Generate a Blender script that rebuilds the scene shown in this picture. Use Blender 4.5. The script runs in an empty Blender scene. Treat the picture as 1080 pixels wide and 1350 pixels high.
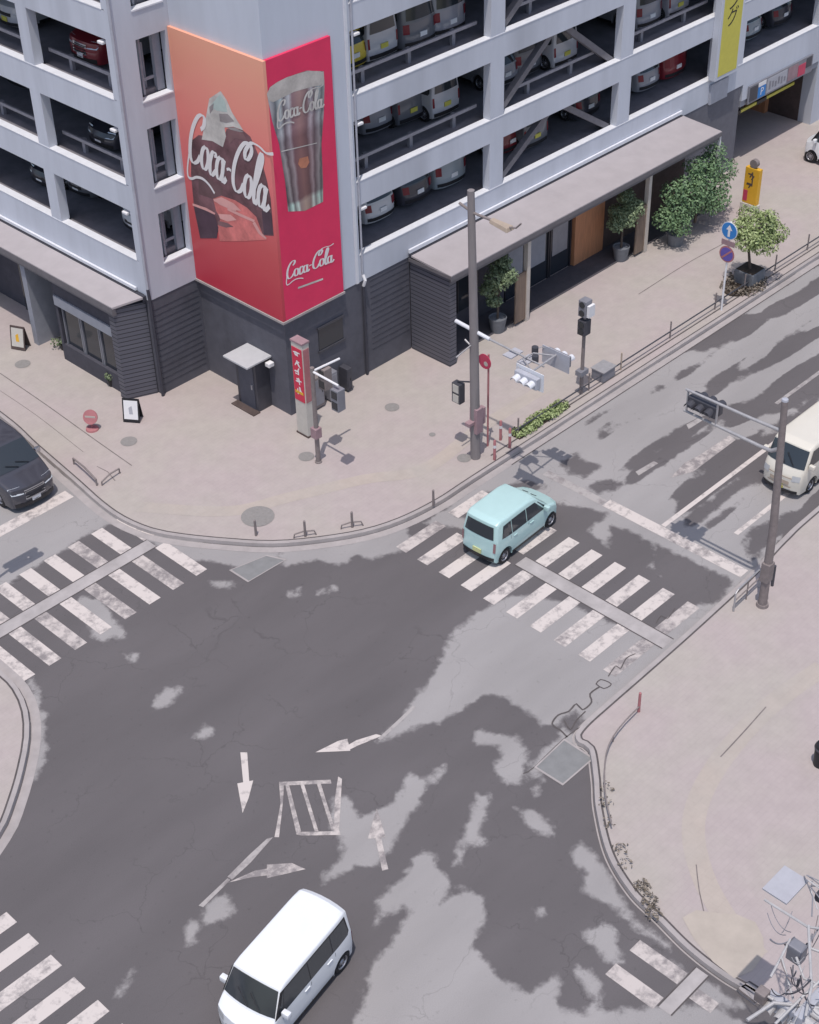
import bpy, bmesh, math, random
import numpy as np
from mathutils import Vector, Matrix
random.seed(7)
rng = np.random.default_rng(5)
S = bpy.context.scene
COL = S.collection
PI = math.pi

# ------------------------------------------------------------------ camera
CF, CY, CP, CR = 2074.1, 0.7852, 0.6530, -0.0269
CC = np.array([-30.5147, -36.3961, 31.803])
def cam_axes():
    f = np.array([math.cos(CY)*math.cos(CP), math.sin(CY)*math.cos(CP), -math.sin(CP)])
    r = np.array([math.sin(CY), -math.cos(CY), 0.0]); u = np.cross(r, f)
    c, s = math.cos(CR), math.sin(CR)
    return c*r+s*u, -s*r+c*u, f
AR, AU, AF = cam_axes()
def up(u, v, val=0.0, ax=2):
    """survey helper: a point of the 1080x1350 photograph laid on the world plane coordinate[ax] = val"""
    d = AR*((u-540)/CF)+AU*((675-v)/CF)+AF
    return CC+d*((val-CC[ax])/d[ax])
def G(u, v, z=0.0):
    p = up(u, v, z); return (float(p[0]), float(p[1]))
PZ = 0.12     # pavement height
def GP(u, v): return G(u, v, PZ)

# ------------------------------------------------------------------ materials
def nodes(m):
    m.use_nodes = True; t = m.node_tree
    b = t.nodes.get('Principled BSDF'); return t, b
def mat(name, col, rough=0.7, metal=0.0, var=0.12, scale=3.0, bump=0.0, spec=0.4, stain=0.0, stretch=None, coat=0.0):
    m = bpy.data.materials.new(name); t, b = nodes(m); N = t.nodes; L = t.links
    b.inputs['Roughness'].default_value = rough; b.inputs['Metallic'].default_value = metal
    b.inputs['Specular IOR Level'].default_value = spec
    if coat: b.inputs['Coat Weight'].default_value = coat; b.inputs['Coat Roughness'].default_value = 0.05
    c = (*col, 1)
    if var <= 0:
        b.inputs['Base Color'].default_value = c; return m
    tc = N.new('ShaderNodeTexCoord'); src = tc.outputs['Object']
    if stretch:
        mp = N.new('ShaderNodeMapping'); mp.inputs['Scale'].default_value = stretch
        L.new(src, mp.inputs['Vector']); src = mp.outputs['Vector']
    n = N.new('ShaderNodeTexNoise'); n.inputs['Scale'].default_value = scale; n.inputs['Detail'].default_value = 6
    n.inputs['Roughness'].default_value = 0.65
    L.new(src, n.inputs['Vector'])
    r = N.new('ShaderNodeMapRange'); r.inputs['From Min'].default_value = 0.3; r.inputs['From Max'].default_value = 0.7
    r.inputs['To Min'].default_value = 1-var; r.inputs['To Max'].default_value = 1+var
    L.new(n.outputs['Fac'], r.inputs['Value'])
    mx = N.new('ShaderNodeVectorMath'); mx.operation = 'SCALE'; mx.inputs[0].default_value = col
    L.new(r.outputs['Result'], mx.inputs['Scale']); out = mx.outputs['Vector']
    if stain > 0:
        n2 = N.new('ShaderNodeTexNoise'); n2.inputs['Scale'].default_value = scale*0.23; n2.inputs['Detail'].default_value = 5
        L.new(src, n2.inputs['Vector'])
        r2 = N.new('ShaderNodeMapRange'); r2.inputs['From Min'].default_value = 0.52; r2.inputs['From Max'].default_value = 0.68
        r2.inputs['To Min'].default_value = 1; r2.inputs['To Max'].default_value = 1-stain
        L.new(n2.outputs['Fac'], r2.inputs['Value'])
        m2 = N.new('ShaderNodeVectorMath'); m2.operation = 'SCALE'
        L.new(out, m2.inputs[0]); L.new(r2.outputs['Result'], m2.inputs['Scale']); out = m2.outputs['Vector']
    L.new(out, b.inputs['Base Color'])
    if bump > 0:
        bp = N.new('ShaderNodeBump'); bp.inputs['Strength'].default_value = bump; bp.inputs['Distance'].default_value = 0.02
        n3 = N.new('ShaderNodeTexNoise'); n3.inputs['Scale'].default_value = scale*8; L.new(src, n3.inputs['Vector'])
        L.new(n3.outputs['Fac'], bp.inputs['Height']); L.new(bp.outputs['Normal'], b.inputs['Normal'])
    return m

M = {}
M['wall'] = mat('garage_paint', (0.575, 0.600, 0.665), 0.75, var=0.07, scale=1.1, stain=0.17, stretch=(1, 1, 0.16))
M['panel'] = mat('corner_paint', (0.565, 0.60, 0.67), 0.75, var=0.05, scale=0.9, stain=0.06, stretch=(1, 1, 0.2))
M['sillcap'] = mat('sill_paint', (0.70, 0.71, 0.75), 0.7, var=0.06, scale=4)
M['base'] = mat('dark_render', (0.108, 0.108, 0.130), 0.8, var=0.12, scale=2.2, stain=0.15, bump=0.1)
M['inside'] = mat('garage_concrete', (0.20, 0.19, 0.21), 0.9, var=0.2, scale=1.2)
M['insideshade'] = mat('shaded_garage_ceiling', (0.035, 0.034, 0.045), 0.9, var=0.2, scale=1.2)  # near-black so soffits and inner walls carry the deck shade in their colour
M['rail'] = mat('guard_rail_steel', (0.30, 0.29, 0.32), 0.55, 0.2, var=0.15, scale=5)
M['brace'] = mat('brace_steel', (0.185, 0.175, 0.19), 0.6, 0.1, var=0.12, scale=4)
M['pipe'] = mat('pipe_grey', (0.42, 0.43, 0.48), 0.6, var=0.1)
M['pipedark'] = mat('pipe_dark', (0.05, 0.05, 0.065), 0.6, var=0.1)
M['white'] = mat('white_paint', (0.78, 0.77, 0.78), 0.55, var=0.05)
M['roof'] = mat('shop_roof_sheet', (0.40, 0.364, 0.372), 0.7, var=0.06, scale=1.5, stain=0.08)
M['roofedge'] = mat('roof_flashing', (0.16, 0.15, 0.16), 0.6, var=0.1)
M['shopwall'] = mat('shop_dark_wall', (0.07, 0.068, 0.085), 0.8, var=0.15)
M['shopgrey'] = mat('shop_grey_wall', (0.30, 0.31, 0.35), 0.8, var=0.08)
M['shopglass'] = mat('shop_glass', (0.03, 0.035, 0.045), 0.06, var=0, spec=0.6)
M['frame'] = mat('dark_window_frame', (0.045, 0.045, 0.055), 0.4, 0.3, var=0.1)
M['steelframe'] = mat('steel_window_frame', (0.30, 0.31, 0.35), 0.45, 0.4, var=0.1)
M['wood'] = mat('orange_wood', (0.50, 0.23, 0.12), 0.6, var=0.2, scale=2.0, stretch=(8, 8, 0.6))
M['browndark'] = mat('dark_brown_wall', (0.09, 0.065, 0.06), 0.8, var=0.2)
M['post'] = mat('cream_post', (0.55, 0.50, 0.45), 0.7, var=0.1)
M['pot'] = mat('grey_pot', (0.17, 0.18, 0.20), 0.7, var=0.15, scale=6)
M['bark'] = mat('bark', (0.11, 0.085, 0.07), 0.9, var=0.25, scale=9, bump=0.4)
M['soil'] = mat('soil', (0.06, 0.045, 0.035), 0.95, var=0.3, scale=12)
M['steel'] = mat('galvanised_steel', (0.42, 0.41, 0.42), 0.5, 0.35, var=0.12, scale=6)
M['steelbrown'] = mat('weathered_post', (0.24, 0.205, 0.20), 0.7, 0.1, var=0.15, scale=6)
M['polegrey'] = mat('pole_concrete', (0.25, 0.225, 0.225), 0.85, var=0.14, scale=3, stretch=(1, 1, 0.2))
M['black'] = mat('black_plastic', (0.018, 0.018, 0.022), 0.45, var=0)
M['darkgrey'] = mat('dark_grey_metal', (0.075, 0.075, 0.09), 0.5, 0.2, var=0.1)
M['grey'] = mat('grey_metal', (0.25, 0.25, 0.28), 0.55, 0.2, var=0.1)
M['red'] = mat('sign_red', (0.62, 0.03, 0.075), 0.45, var=0.05)
M['redfade'] = mat('faded_red', (0.42, 0.17, 0.18), 0.7, var=0.12)
M['pinkmetal'] = mat('pink_grey_box', (0.33, 0.22, 0.24), 0.7, var=0.15)
M['yellow'] = mat('sign_yellow', (0.62, 0.56, 0.10), 0.5, var=0.05)
M['amber'] = mat('sign_amber', (0.72, 0.40, 0.035), 0.5, var=0.05)
M['blue'] = mat('sign_blue', (0.035, 0.22, 0.58), 0.45, var=0.04)
M['violet'] = mat('sign_violet', (0.13, 0.10, 0.40), 0.5, var=0.05)
M['cream'] = mat('board_cream', (0.55, 0.52, 0.47), 0.7, var=0.08)
M['rubber'] = mat('tyre_rubber', (0.022, 0.022, 0.024), 0.8, var=0.1)
M['rim'] = mat('wheel_rim', (0.40, 0.40, 0.43), 0.35, 0.7, var=0.05)
M['glass'] = mat('car_glass', (0.035, 0.042, 0.05), 0.05, var=0, spec=0.7)
M['lamp'] = mat('headlamp_glass', (0.62, 0.64, 0.66), 0.12, 0.3, var=0)
M['tailmuted'] = mat('tail_lamp_pale', (0.30, 0.16, 0.17), 0.25, var=0)
M['plateyellow'] = mat('pale_yellow_plate', (0.58, 0.60, 0.30), 0.5, var=0.05)
M['joint'] = mat('paving_seam', (0.19, 0.165, 0.16), 0.9, var=0.25, scale=5)
M['tail'] = mat('tail_lamp', (0.20, 0.02, 0.03), 0.2, var=0)
M['lensdark'] = mat('signal_lens', (0.03, 0.035, 0.04), 0.15, var=0)
M['manhole'] = mat('iron_and_shadow_grey', (0.255, 0.242, 0.232), 0.8, var=0.1, scale=9, bump=0.3)
M['grate'] = mat('grate_metal', (0.235, 0.235, 0.235), 0.7, 0.1, var=0.1)
M['kerb'] = mat('kerb_stone', (0.38, 0.345, 0.338), 0.85, var=0.1, scale=2.5, stain=0.12)
M['kerbgap'] = mat('kerb_joint', (0.10, 0.088, 0.088), 0.9, var=0.2, scale=4)
M['tactilebeige'] = mat('beige_paving', (0.438, 0.383, 0.332), 0.85, var=0.08, scale=1.6)
M['escort'] = mat('escort_strip', (0.39, 0.360, 0.355), 0.8, var=0.2, scale=1.1)
M['hydrantred'] = mat('hydrant_red', (0.55, 0.06, 0.12), 0.5, var=0.05)
M['paleblue'] = mat('pale_blue_sheet', (0.42, 0.42, 0.46), 0.7, var=0.08)
M['chrome'] = mat('chrome', (0.55, 0.55, 0.58), 0.2, 0.9, var=0)
M['tan'] = mat('tan_plastic', (0.42, 0.34, 0.27), 0.6, var=0.1)

def tile_mat():
    m = bpy.data.materials.new('dark_tile'); t, b = nodes(m); N = t.nodes; L = t.links
    b.inputs['Roughness'].default_value = 0.6
    tc = N.new('ShaderNodeTexCoord'); sep = N.new('ShaderNodeSeparateXYZ'); cb = N.new('ShaderNodeCombineXYZ')
    L.new(tc.outputs['Object'], sep.inputs[0])
    ad = N.new('ShaderNodeMath'); ad.operation = 'ADD'; L.new(sep.outputs['X'], ad.inputs[0]); L.new(sep.outputs['Y'], ad.inputs[1])
    L.new(ad.outputs[0], cb.inputs['X']); L.new(sep.outputs['Z'], cb.inputs['Y'])
    br = N.new('ShaderNodeTexBrick'); L.new(cb.outputs[0], br.inputs['Vector'])
    br.inputs['Color1'].default_value = (0.108, 0.108, 0.132, 1); br.inputs['Color2'].default_value = (0.122, 0.122, 0.148, 1)
    br.inputs['Mortar'].default_value = (0.018, 0.018, 0.025, 1)
    br.inputs['Scale'].default_value = 1; br.inputs['Brick Width'].default_value = 40.0; br.inputs['Row Height'].default_value = 0.17
    br.inputs['Mortar Size'].default_value = 0.016
    L.new(br.outputs['Color'], b.inputs['Base Color'])
    return m
M['tile'] = tile_mat()

def leaf_mat(name, c1, c2):
    m = bpy.data.materials.new(name); t, b = nodes(m); N = t.nodes; L = t.links
    b.inputs['Roughness'].default_value = 0.6
    ge = N.new('ShaderNodeNewGeometry')
    mx = N.new('ShaderNodeMix'); mx.data_type = 'RGBA'
    mx.inputs['A'].default_value = (*c1, 1); mx.inputs['B'].default_value = (*c2, 1)
    L.new(ge.outputs['Random Per Island'], mx.inputs['Factor'])
    L.new(mx.outputs['Result'], b.inputs['Base Color'])
    b.inputs['Transmission Weight'].default_value = 0.0
    return m
M['leaf'] = leaf_mat('leaf_green', (0.085, 0.155, 0.075), (0.195, 0.30, 0.145))
M['leafpale'] = leaf_mat('leaf_olive', (0.12, 0.165, 0.085), (0.25, 0.315, 0.175))
M['leaflight'] = leaf_mat('leaf_light', (0.16, 0.22, 0.07), (0.40, 0.47, 0.22))
M['leafdry'] = leaf_mat('leaf_dry', (0.12, 0.10, 0.08), (0.24, 0.20, 0.16))

def road_mat():
    m = bpy.data.materials.new('asphalt'); t, b = nodes(m); N = t.nodes; L = t.links
    tc = N.new('ShaderNodeTexCoord'); at = N.new('ShaderNodeAttribute'); at.attribute_name = 'damp'
    n1 = N.new('ShaderNodeTexNoise'); n1.inputs['Scale'].default_value = 2.6; n1.inputs['Detail'].default_value = 7; n1.inputs['Roughness'].default_value = 0.62
    L.new(tc.outputs['Object'], n1.inputs['Vector'])
    a = N.new('ShaderNodeMath'); a.operation = 'MULTIPLY_ADD'; L.new(n1.outputs['Fac'], a.inputs[0]); a.inputs[1].default_value = 0.62; a.inputs[2].default_value = -0.31
    s = N.new('ShaderNodeMath'); s.operation = 'ADD'; L.new(at.outputs['Fac'], s.inputs[0]); L.new(a.outputs[0], s.inputs[1])
    rm = N.new('ShaderNodeMapRange'); rm.interpolation_type = 'SMOOTHSTEP'
    rm.inputs['From Min'].default_value = -0.11; rm.inputs['From Max'].default_value = 0.11
    L.new(s.outputs[0], rm.inputs['Value'])
    fine = N.new('ShaderNodeTexNoise'); fine.inputs['Scale'].default_value = 55; fine.inputs['Detail'].default_value = 3
    L.new(tc.outputs['Object'], fine.inputs['Vector'])
    big = N.new('ShaderNodeTexNoise'); big.inputs['Scale'].default_value = 0.35; big.inputs['Detail'].default_value = 5
    mp = N.new('ShaderNodeMapping'); mp.inputs['Rotation'].default_value = (0, 0, -0.2); mp.inputs['Scale'].default_value = (0.5, 1.6, 1)
    L.new(tc.outputs['Object'], mp.inputs['Vector']); L.new(mp.outputs['Vector'], big.inputs['Vector'])
    mx = N.new('ShaderNodeMix'); mx.data_type = 'RGBA'
    mx.inputs['A'].default_value = (0.128, 0.117, 0.121, 1); mx.inputs['B'].default_value = (0.325, 0.308, 0.306, 1)
    L.new(rm.outputs['Result'], mx.inputs['Factor'])
    m1 = N.new('ShaderNodeMapRange'); m1.inputs['To Min'].default_value = 0.84; m1.inputs['To Max'].default_value = 1.16
    m1.inputs['From Min'].default_value = 0.25; m1.inputs['From Max'].default_value = 0.75
    L.new(fine.outputs['Fac'], m1.inputs['Value'])
    m2 = N.new('ShaderNodeMapRange'); m2.inputs['To Min'].default_value = 0.90; m2.inputs['To Max'].default_value = 1.08
    m2.inputs['From Min'].default_value = 0.3; m2.inputs['From Max'].default_value = 0.7
    L.new(big.outputs['Fac'], m2.inputs['Value'])
    mm = N.new('ShaderNodeMath'); mm.operation = 'MULTIPLY'; L.new(m1.outputs[0], mm.inputs[0]); L.new(m2.outputs[0], mm.inputs[1])
    # hairline cracks and small oil spots
    vo = N.new('ShaderNodeTexVoronoi'); vo.feature = 'DISTANCE_TO_EDGE'; vo.inputs['Scale'].default_value = 0.42
    wn = N.new('ShaderNodeTexNoise'); wn.inputs['Scale'].default_value = 1.7; wn.inputs['Detail'].default_value = 6
    L.new(tc.outputs['Object'], wn.inputs['Vector'])
    wv = N.new('ShaderNodeVectorMath'); wv.operation = 'MULTIPLY_ADD'; wv.inputs[1].default_value = (1.1, 1.1, 0)
    L.new(wn.outputs['Color'], wv.inputs[0]); L.new(tc.outputs['Object'], wv.inputs[2]); L.new(wv.outputs['Vector'], vo.inputs['Vector'])
    ck = N.new('ShaderNodeMapRange'); ck.inputs['From Min'].default_value = 0.0; ck.inputs['From Max'].default_value = 0.010; ck.inputs['To Min'].default_value = 0.80; ck.inputs['To Max'].default_value = 1
    L.new(vo.outputs['Distance'], ck.inputs['Value'])
    cm = N.new('ShaderNodeMapRange'); cm.inputs['From Min'].default_value = 0.48; cm.inputs['From Max'].default_value = 0.58
    L.new(big.outputs['Fac'], cm.inputs['Value'])
    c2 = N.new('ShaderNodeMix'); c2.inputs['A'].default_value = 1.0; L.new(cm.outputs[0], c2.inputs['Factor']); L.new(ck.outputs[0], c2.inputs['B'])
    sp = N.new('ShaderNodeTexNoise'); sp.inputs['Scale'].default_value = 6; sp.inputs['Detail'].default_value = 4; L.new(tc.outputs['Object'], sp.inputs['Vector'])
    sr = N.new('ShaderNodeMapRange'); sr.inputs['From Min'].default_value = 0.64; sr.inputs['From Max'].default_value = 0.74; sr.inputs['To Min'].default_value = 1; sr.inputs['To Max'].default_value = 0.86
    L.new(sp.outputs['Fac'], sr.inputs['Value'])
    m3 = N.new('ShaderNodeMath'); m3.operation = 'MULTIPLY'; L.new(mm.outputs[0], m3.inputs[0]); L.new(c2.outputs['Result'], m3.inputs[1])
    m4 = N.new('ShaderNodeMath'); m4.operation = 'MULTIPLY'; L.new(m3.outputs[0], m4.inputs[0]); L.new(sr.outputs[0], m4.inputs[1])
    v = N.new('ShaderNodeVectorMath'); v.operation = 'SCALE'; L.new(mx.outputs['Result'], v.inputs[0]); L.new(m4.outputs[0], v.inputs['Scale'])
    L.new(v.outputs['Vector'], b.inputs['Base Color'])
    b.inputs['Roughness'].default_value = 0.85; b.inputs['Specular IOR Level'].default_value = 0.25
    bp = N.new('ShaderNodeBump'); bp.inputs['Strength'].default_value = 0.25; bp.inputs['Distance'].default_value = 0.01
    L.new(fine.outputs['Fac'], bp.inputs['Height']); L.new(bp.outputs['Normal'], b.inputs['Normal'])
    return m
M['road'] = road_mat()

def pave_mat(name, base, tint, bw=0.3, bh=0.15):
    m = bpy.data.materials.new(name); t, b = nodes(m); N = t.nodes; L = t.links
    tc = N.new('ShaderNodeTexCoord')
    br = N.new('ShaderNodeTexBrick'); L.new(tc.outputs['Object'], br.inputs['Vector'])
    br.inputs['Scale'].default_value = 1; br.inputs['Brick Width'].default_value = bw; br.inputs['Row Height'].default_value = bh
    br.inputs['Mortar Size'].default_value = 0.008
    br.inputs['Color1'].default_value = (1.008, 1.008, 1.008, 1); br.inputs['Color2'].default_value = (0.992, 0.992, 0.992, 1); br.inputs['Mortar'].default_value = (0.955, 0.955, 0.955, 1)
    n = N.new('ShaderNodeTexNoise'); n.inputs['Scale'].default_value = 0.33; n.inputs['Detail'].default_value = 5
    L.new(tc.outputs['Object'], n.inputs['Vector'])
    n2 = N.new('ShaderNodeTexNoise'); n2.inputs['Scale'].default_value = 2.3; n2.inputs['Detail'].default_value = 8; n2.inputs['Roughness'].default_value = 0.7
    L.new(tc.outputs['Object'], n2.inputs['Vector'])
    mx = N.new('ShaderNodeMix'); mx.data_type = 'RGBA'; mx.inputs['A'].default_value = (*base, 1); mx.inputs['B'].default_value = (*tint, 1)
    r = N.new('ShaderNodeMapRange'); r.inputs['From Min'].default_value = 0.38; r.inputs['From Max'].default_value = 0.64
    L.new(n.outputs['Fac'], r.inputs['Value']); L.new(r.outputs[0], mx.inputs['Factor'])
    r2 = N.new('ShaderNodeMapRange'); r2.inputs['From Min'].default_value = 0.3; r2.inputs['From Max'].default_value = 0.75
    r2.inputs['To Min'].default_value = 0.92; r2.inputs['To Max'].default_value = 1.05
    L.new(n2.outputs['Fac'], r2.inputs['Value'])
    v = N.new('ShaderNodeVectorMath'); v.operation = 'MULTIPLY'; L.new(mx.outputs['Result'], v.inputs[0]); L.new(br.outputs['Color'], v.inputs[1])
    v2 = N.new('ShaderNodeVectorMath'); v2.operation = 'SCALE'; L.new(v.outputs['Vector'], v2.inputs[0]); L.new(r2.outputs[0], v2.inputs['Scale'])
    L.new(v2.outputs['Vector'], b.inputs['Base Color']); b.inputs['Roughness'].default_value = 0.9; b.inputs['Specular IOR Level'].default_value = 0.2
    return m
M['pave'] = pave_mat('pavement_blocks', (0.432, 0.371, 0.362), (0.425, 0.384, 0.352))
M['tactile'] = pave_mat('worn_tactile_paving', (0.452, 0.392, 0.348), (0.425, 0.385, 0.352), 0.3, 0.3)

def worn_mat(name, col, wear, under=(0.25, 0.225, 0.225), scale=3.5):
    m = bpy.data.materials.new(name); t, b = nodes(m); N = t.nodes; L = t.links
    ge = N.new('ShaderNodeNewGeometry')
    n = N.new('ShaderNodeTexNoise'); n.inputs['Scale'].default_value = scale; n.inputs['Detail'].default_value = 8; n.inputs['Roughness'].default_value = 0.68
    L.new(ge.outputs['Position'], n.inputs['Vector'])
    n0 = N.new('ShaderNodeTexNoise'); n0.inputs['Scale'].default_value = 0.7; L.new(ge.outputs['Position'], n0.inputs['Vector'])
    ad = N.new('ShaderNodeMath'); ad.operation = 'MULTIPLY_ADD'; L.new(n0.outputs['Fac'], ad.inputs[0]); ad.inputs[1].default_value = 0.55; L.new(n.outputs['Fac'], ad.inputs[2])
    r = N.new('ShaderNodeMapRange'); r.inputs['From Min'].default_value = wear; r.inputs['From Max'].default_value = wear+0.22
    L.new(ad.outputs[0], r.inputs['Value'])
    mx = N.new('ShaderNodeMix'); mx.data_type = 'RGBA'; mx.inputs['A'].default_value = (*col, 1); mx.inputs['B'].default_value = (*under, 1)
    L.new(r.outputs[0], mx.inputs['Factor']); L.new(mx.outputs['Result'], b.inputs['Base Color']); b.inputs['Roughness'].default_value = 0.75
    return m
M['paint'] = worn_mat('road_paint', (0.60, 0.54, 0.51), 0.765)
M['paintworn'] = worn_mat('road_paint_worn', (0.54, 0.485, 0.46), 0.67)
M['paintfaint'] = worn_mat('road_paint_faint', (0.40, 0.37, 0.36), 0.70)

def poster_mat():
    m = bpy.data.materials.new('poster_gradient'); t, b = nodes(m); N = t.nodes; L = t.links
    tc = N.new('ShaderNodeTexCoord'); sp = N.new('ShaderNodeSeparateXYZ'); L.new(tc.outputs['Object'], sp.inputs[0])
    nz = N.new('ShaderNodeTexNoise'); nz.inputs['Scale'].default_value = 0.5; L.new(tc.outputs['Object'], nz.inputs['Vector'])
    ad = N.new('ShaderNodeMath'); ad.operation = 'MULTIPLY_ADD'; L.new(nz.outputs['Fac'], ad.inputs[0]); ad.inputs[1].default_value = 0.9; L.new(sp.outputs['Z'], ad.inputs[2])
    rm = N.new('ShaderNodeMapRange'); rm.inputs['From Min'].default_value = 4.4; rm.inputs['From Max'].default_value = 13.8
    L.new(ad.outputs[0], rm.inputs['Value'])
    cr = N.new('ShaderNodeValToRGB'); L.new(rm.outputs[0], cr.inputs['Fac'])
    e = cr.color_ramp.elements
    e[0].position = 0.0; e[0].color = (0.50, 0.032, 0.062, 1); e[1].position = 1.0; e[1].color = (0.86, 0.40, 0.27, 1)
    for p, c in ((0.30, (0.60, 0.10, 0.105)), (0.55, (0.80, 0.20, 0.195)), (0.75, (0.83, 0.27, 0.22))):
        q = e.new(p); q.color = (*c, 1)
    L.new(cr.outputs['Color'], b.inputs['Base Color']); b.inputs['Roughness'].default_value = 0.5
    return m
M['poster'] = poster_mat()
M['posterred'] = mat('poster_red', (0.76, 0.036, 0.115), 0.5, var=0.07, scale=0.8)

from mathutils.geometry import delaunay_2d_cdt
# ------------------------------------------------------------------ mesh building
class MB:
    def __init__(s): s.v = []; s.f = []
    def add(s, vs, fs):
        o = len(s.v); s.v += [tuple(map(float, p)) for p in vs]; s.f += [tuple(i+o for i in f) for f in fs]; return s
    def box(s, x0, x1, y0, y1, z0, z1):
        return s.add([(x0, y0, z0), (x1, y0, z0), (x1, y1, z0), (x0, y1, z0), (x0, y0, z1), (x1, y0, z1), (x1, y1, z1), (x0, y1, z1)],
                     [(0, 3, 2, 1), (4, 5, 6, 7), (0, 1, 5, 4), (1, 2, 6, 5), (2, 3, 7, 6), (3, 0, 4, 7)])
    def bar(s, p, q, w, h):
        p = Vector(p); q = Vector(q); d = (q-p).normalized()
        a = d.cross(Vector((0, 0, 1)))
        if a.length < 1e-4: a = Vector((1, 0, 0))
        a.normalize(); b = a.cross(d); a = a*w/2; b = b*h/2
        vs = [p-a-b, p+a-b, p+a+b, p-a+b, q-a-b, q+a-b, q+a+b, q-a+b]
        return s.add(vs, [(0, 1, 2, 3), (7, 6, 5, 4), (0, 4, 5, 1), (1, 5, 6, 2), (2, 6, 7, 3), (3, 7, 4, 0)])
    def cyl(s, p, q, r0, r1=None, n=12):
        r1 = r0 if r1 is None else r1
        p = Vector(p); q = Vector(q); d = (q-p).normalized()
        a = d.cross(Vector((0, 0, 1)));
        if a.length < 1e-4: a = Vector((1, 0, 0))
        a.normalize(); b = d.cross(a); vs = []; fs = []
        for c, r in ((p, r0), (q, r1)):
            for i in range(n):
                t = 2*PI*i/n; vs.append(c+a*(r*math.cos(t))+b*(r*math.sin(t)))
        for i in range(n): fs.append((i, (i+1) % n, n+(i+1) % n, n+i))
        fs.append(tuple(range(n-1, -1, -1))); fs.append(tuple(range(n, 2*n)))
        return s.add(vs, fs)
    def tube(s, pts, r, n=8):
        pts = [Vector(p) for p in pts]; k = len(pts); vs = []; fs = []
        rr = r if isinstance(r, (list, tuple)) else [r]*k
        prev = None
        for i in range(k):
            d = (pts[min(i+1, k-1)]-pts[max(i-1, 0)]).normalized()
            if prev is None:
                a = d.cross(Vector((0, 0, 1)))
                if a.length < 1e-3: a = d.cross(Vector((1, 0, 0)))
            else: a = prev-d*prev.dot(d)
            a.normalize(); prev = a; b = d.cross(a)
            for j in range(n):
                t = 2*PI*j/n; vs.append(pts[i]+a*(rr[i]*math.cos(t))+b*(rr[i]*math.sin(t)))
        for i in range(k-1):
            for j in range(n): fs.append((i*n+j, i*n+(j+1) % n, (i+1)*n+(j+1) % n, (i+1)*n+j))
        fs.append(tuple(range(n-1, -1, -1))); fs.append(tuple(range((k-1)*n, k*n)))
        return s.add(vs, fs)
    def lathe(s, prof, c=(0, 0, 0), axis='z', n=20):
        vs = []; fs = []; k = len(prof)
        for i in range(n):
            t = 2*PI*i/n
            for r, h in prof:
                if axis == 'z': vs.append((c[0]+r*math.cos(t), c[1]+r*math.sin(t), c[2]+h))
                elif axis == 'y': vs.append((c[0]+r*math.cos(t), c[1]+h, c[2]+r*math.sin(t)))
                else: vs.append((c[0]+h, c[1]+r*math.cos(t), c[2]+r*math.sin(t)))
        for i in range(n):
            for j in range(k-1): fs.append((i*k+j, ((i+1) % n)*k+j, ((i+1) % n)*k+j+1, i*k+j+1))
        return s.add(vs, fs)
    def prism(s, poly, z0, z1):
        n = len(poly); vs = [(x, y, z0) for x, y in poly]+[(x, y, z1) for x, y in poly]
        return s.add(vs, [tuple(range(n-1, -1, -1)), tuple(range(n, 2*n))]+[(i, (i+1) % n, n+(i+1) % n, n+i) for i in range(n)])
    def face(s, pts): return s.add(pts, [tuple(range(len(pts)))])
    def sheet(s, poly, z): return s.face([(x, y, z) for x, y in poly])
    def area(s, poly, z):
        P = [Vector(p) for p in poly]; n = len(P)
        r = delaunay_2d_cdt(P, [], [list(range(n))], 1, 1e-4)
        return s.add([(p.x, p.y, z) for p in r[0]], [tuple(f) for f in r[2]])
    def quadrow(s, A, B):
        n = len(A); return s.add(list(A)+list(B), [(i, i+1, n+i+1, n+i) for i in range(n-1)])
    def build(s, name, material, parent=None, loc=(0, 0, 0), smooth=False, bevel=0.0, fixn=True):
        me = bpy.data.meshes.new(name); me.from_pydata(s.v, [], s.f)
        bm = bmesh.new(); bm.from_mesh(me)
        if fixn: bmesh.ops.recalc_face_normals(bm, faces=bm.faces)
        if bevel > 0:
            es = [e for e in bm.edges if len(e.link_faces) == 2 and e.calc_face_angle(0) > 0.5]
            bmesh.ops.bevel(bm, geom=es, offset=bevel, segments=2, affect='EDGES', profile=0.6)
        if smooth:
            for f in bm.faces: f.smooth = True
            for e in bm.edges:
                if len(e.link_faces) == 2 and e.calc_face_angle(0) > 0.6: e.smooth = False
        bm.to_mesh(me); bm.free()
        me.materials.append(material)
        o = bpy.data.objects.new(name, me); COL.objects.link(o); o.location = loc
        if parent: o.parent = parent
        return o

def tag(o, label=None, cat=None, group=None, kind=None):
    if label: o['label'] = label
    if cat: o['category'] = cat
    if group: o['group'] = group
    if kind: o['kind'] = kind
    return o
def thing(name, label, cat, loc=(0, 0, 0), rz=0.0, group=None):
    o = bpy.data.objects.new(name, None); COL.objects.link(o); o.empty_display_size = 0.2
    o.location = loc; o.rotation_euler = (0, 0, rz); return tag(o, label, cat, group)
def dup(root, loc, rz, label=None, group=None, paint=None):
    r = root.copy(); COL.objects.link(r); r.location = loc; r.rotation_euler = (0, 0, rz)
    if label: r['label'] = label
    if group: r['group'] = group
    for ch in list(root.children):
        c = ch.copy(); COL.objects.link(c); c.parent = r
        if paint and ch.name.split('.')[0] == 'body':
            c.material_slots[0].link = 'OBJECT'; c.material_slots[0].material = paint
        for g in ch.children:
            e = g.copy(); COL.objects.link(e); e.parent = c
    return r
def struct(o): o['kind'] = 'structure'; return o

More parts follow.
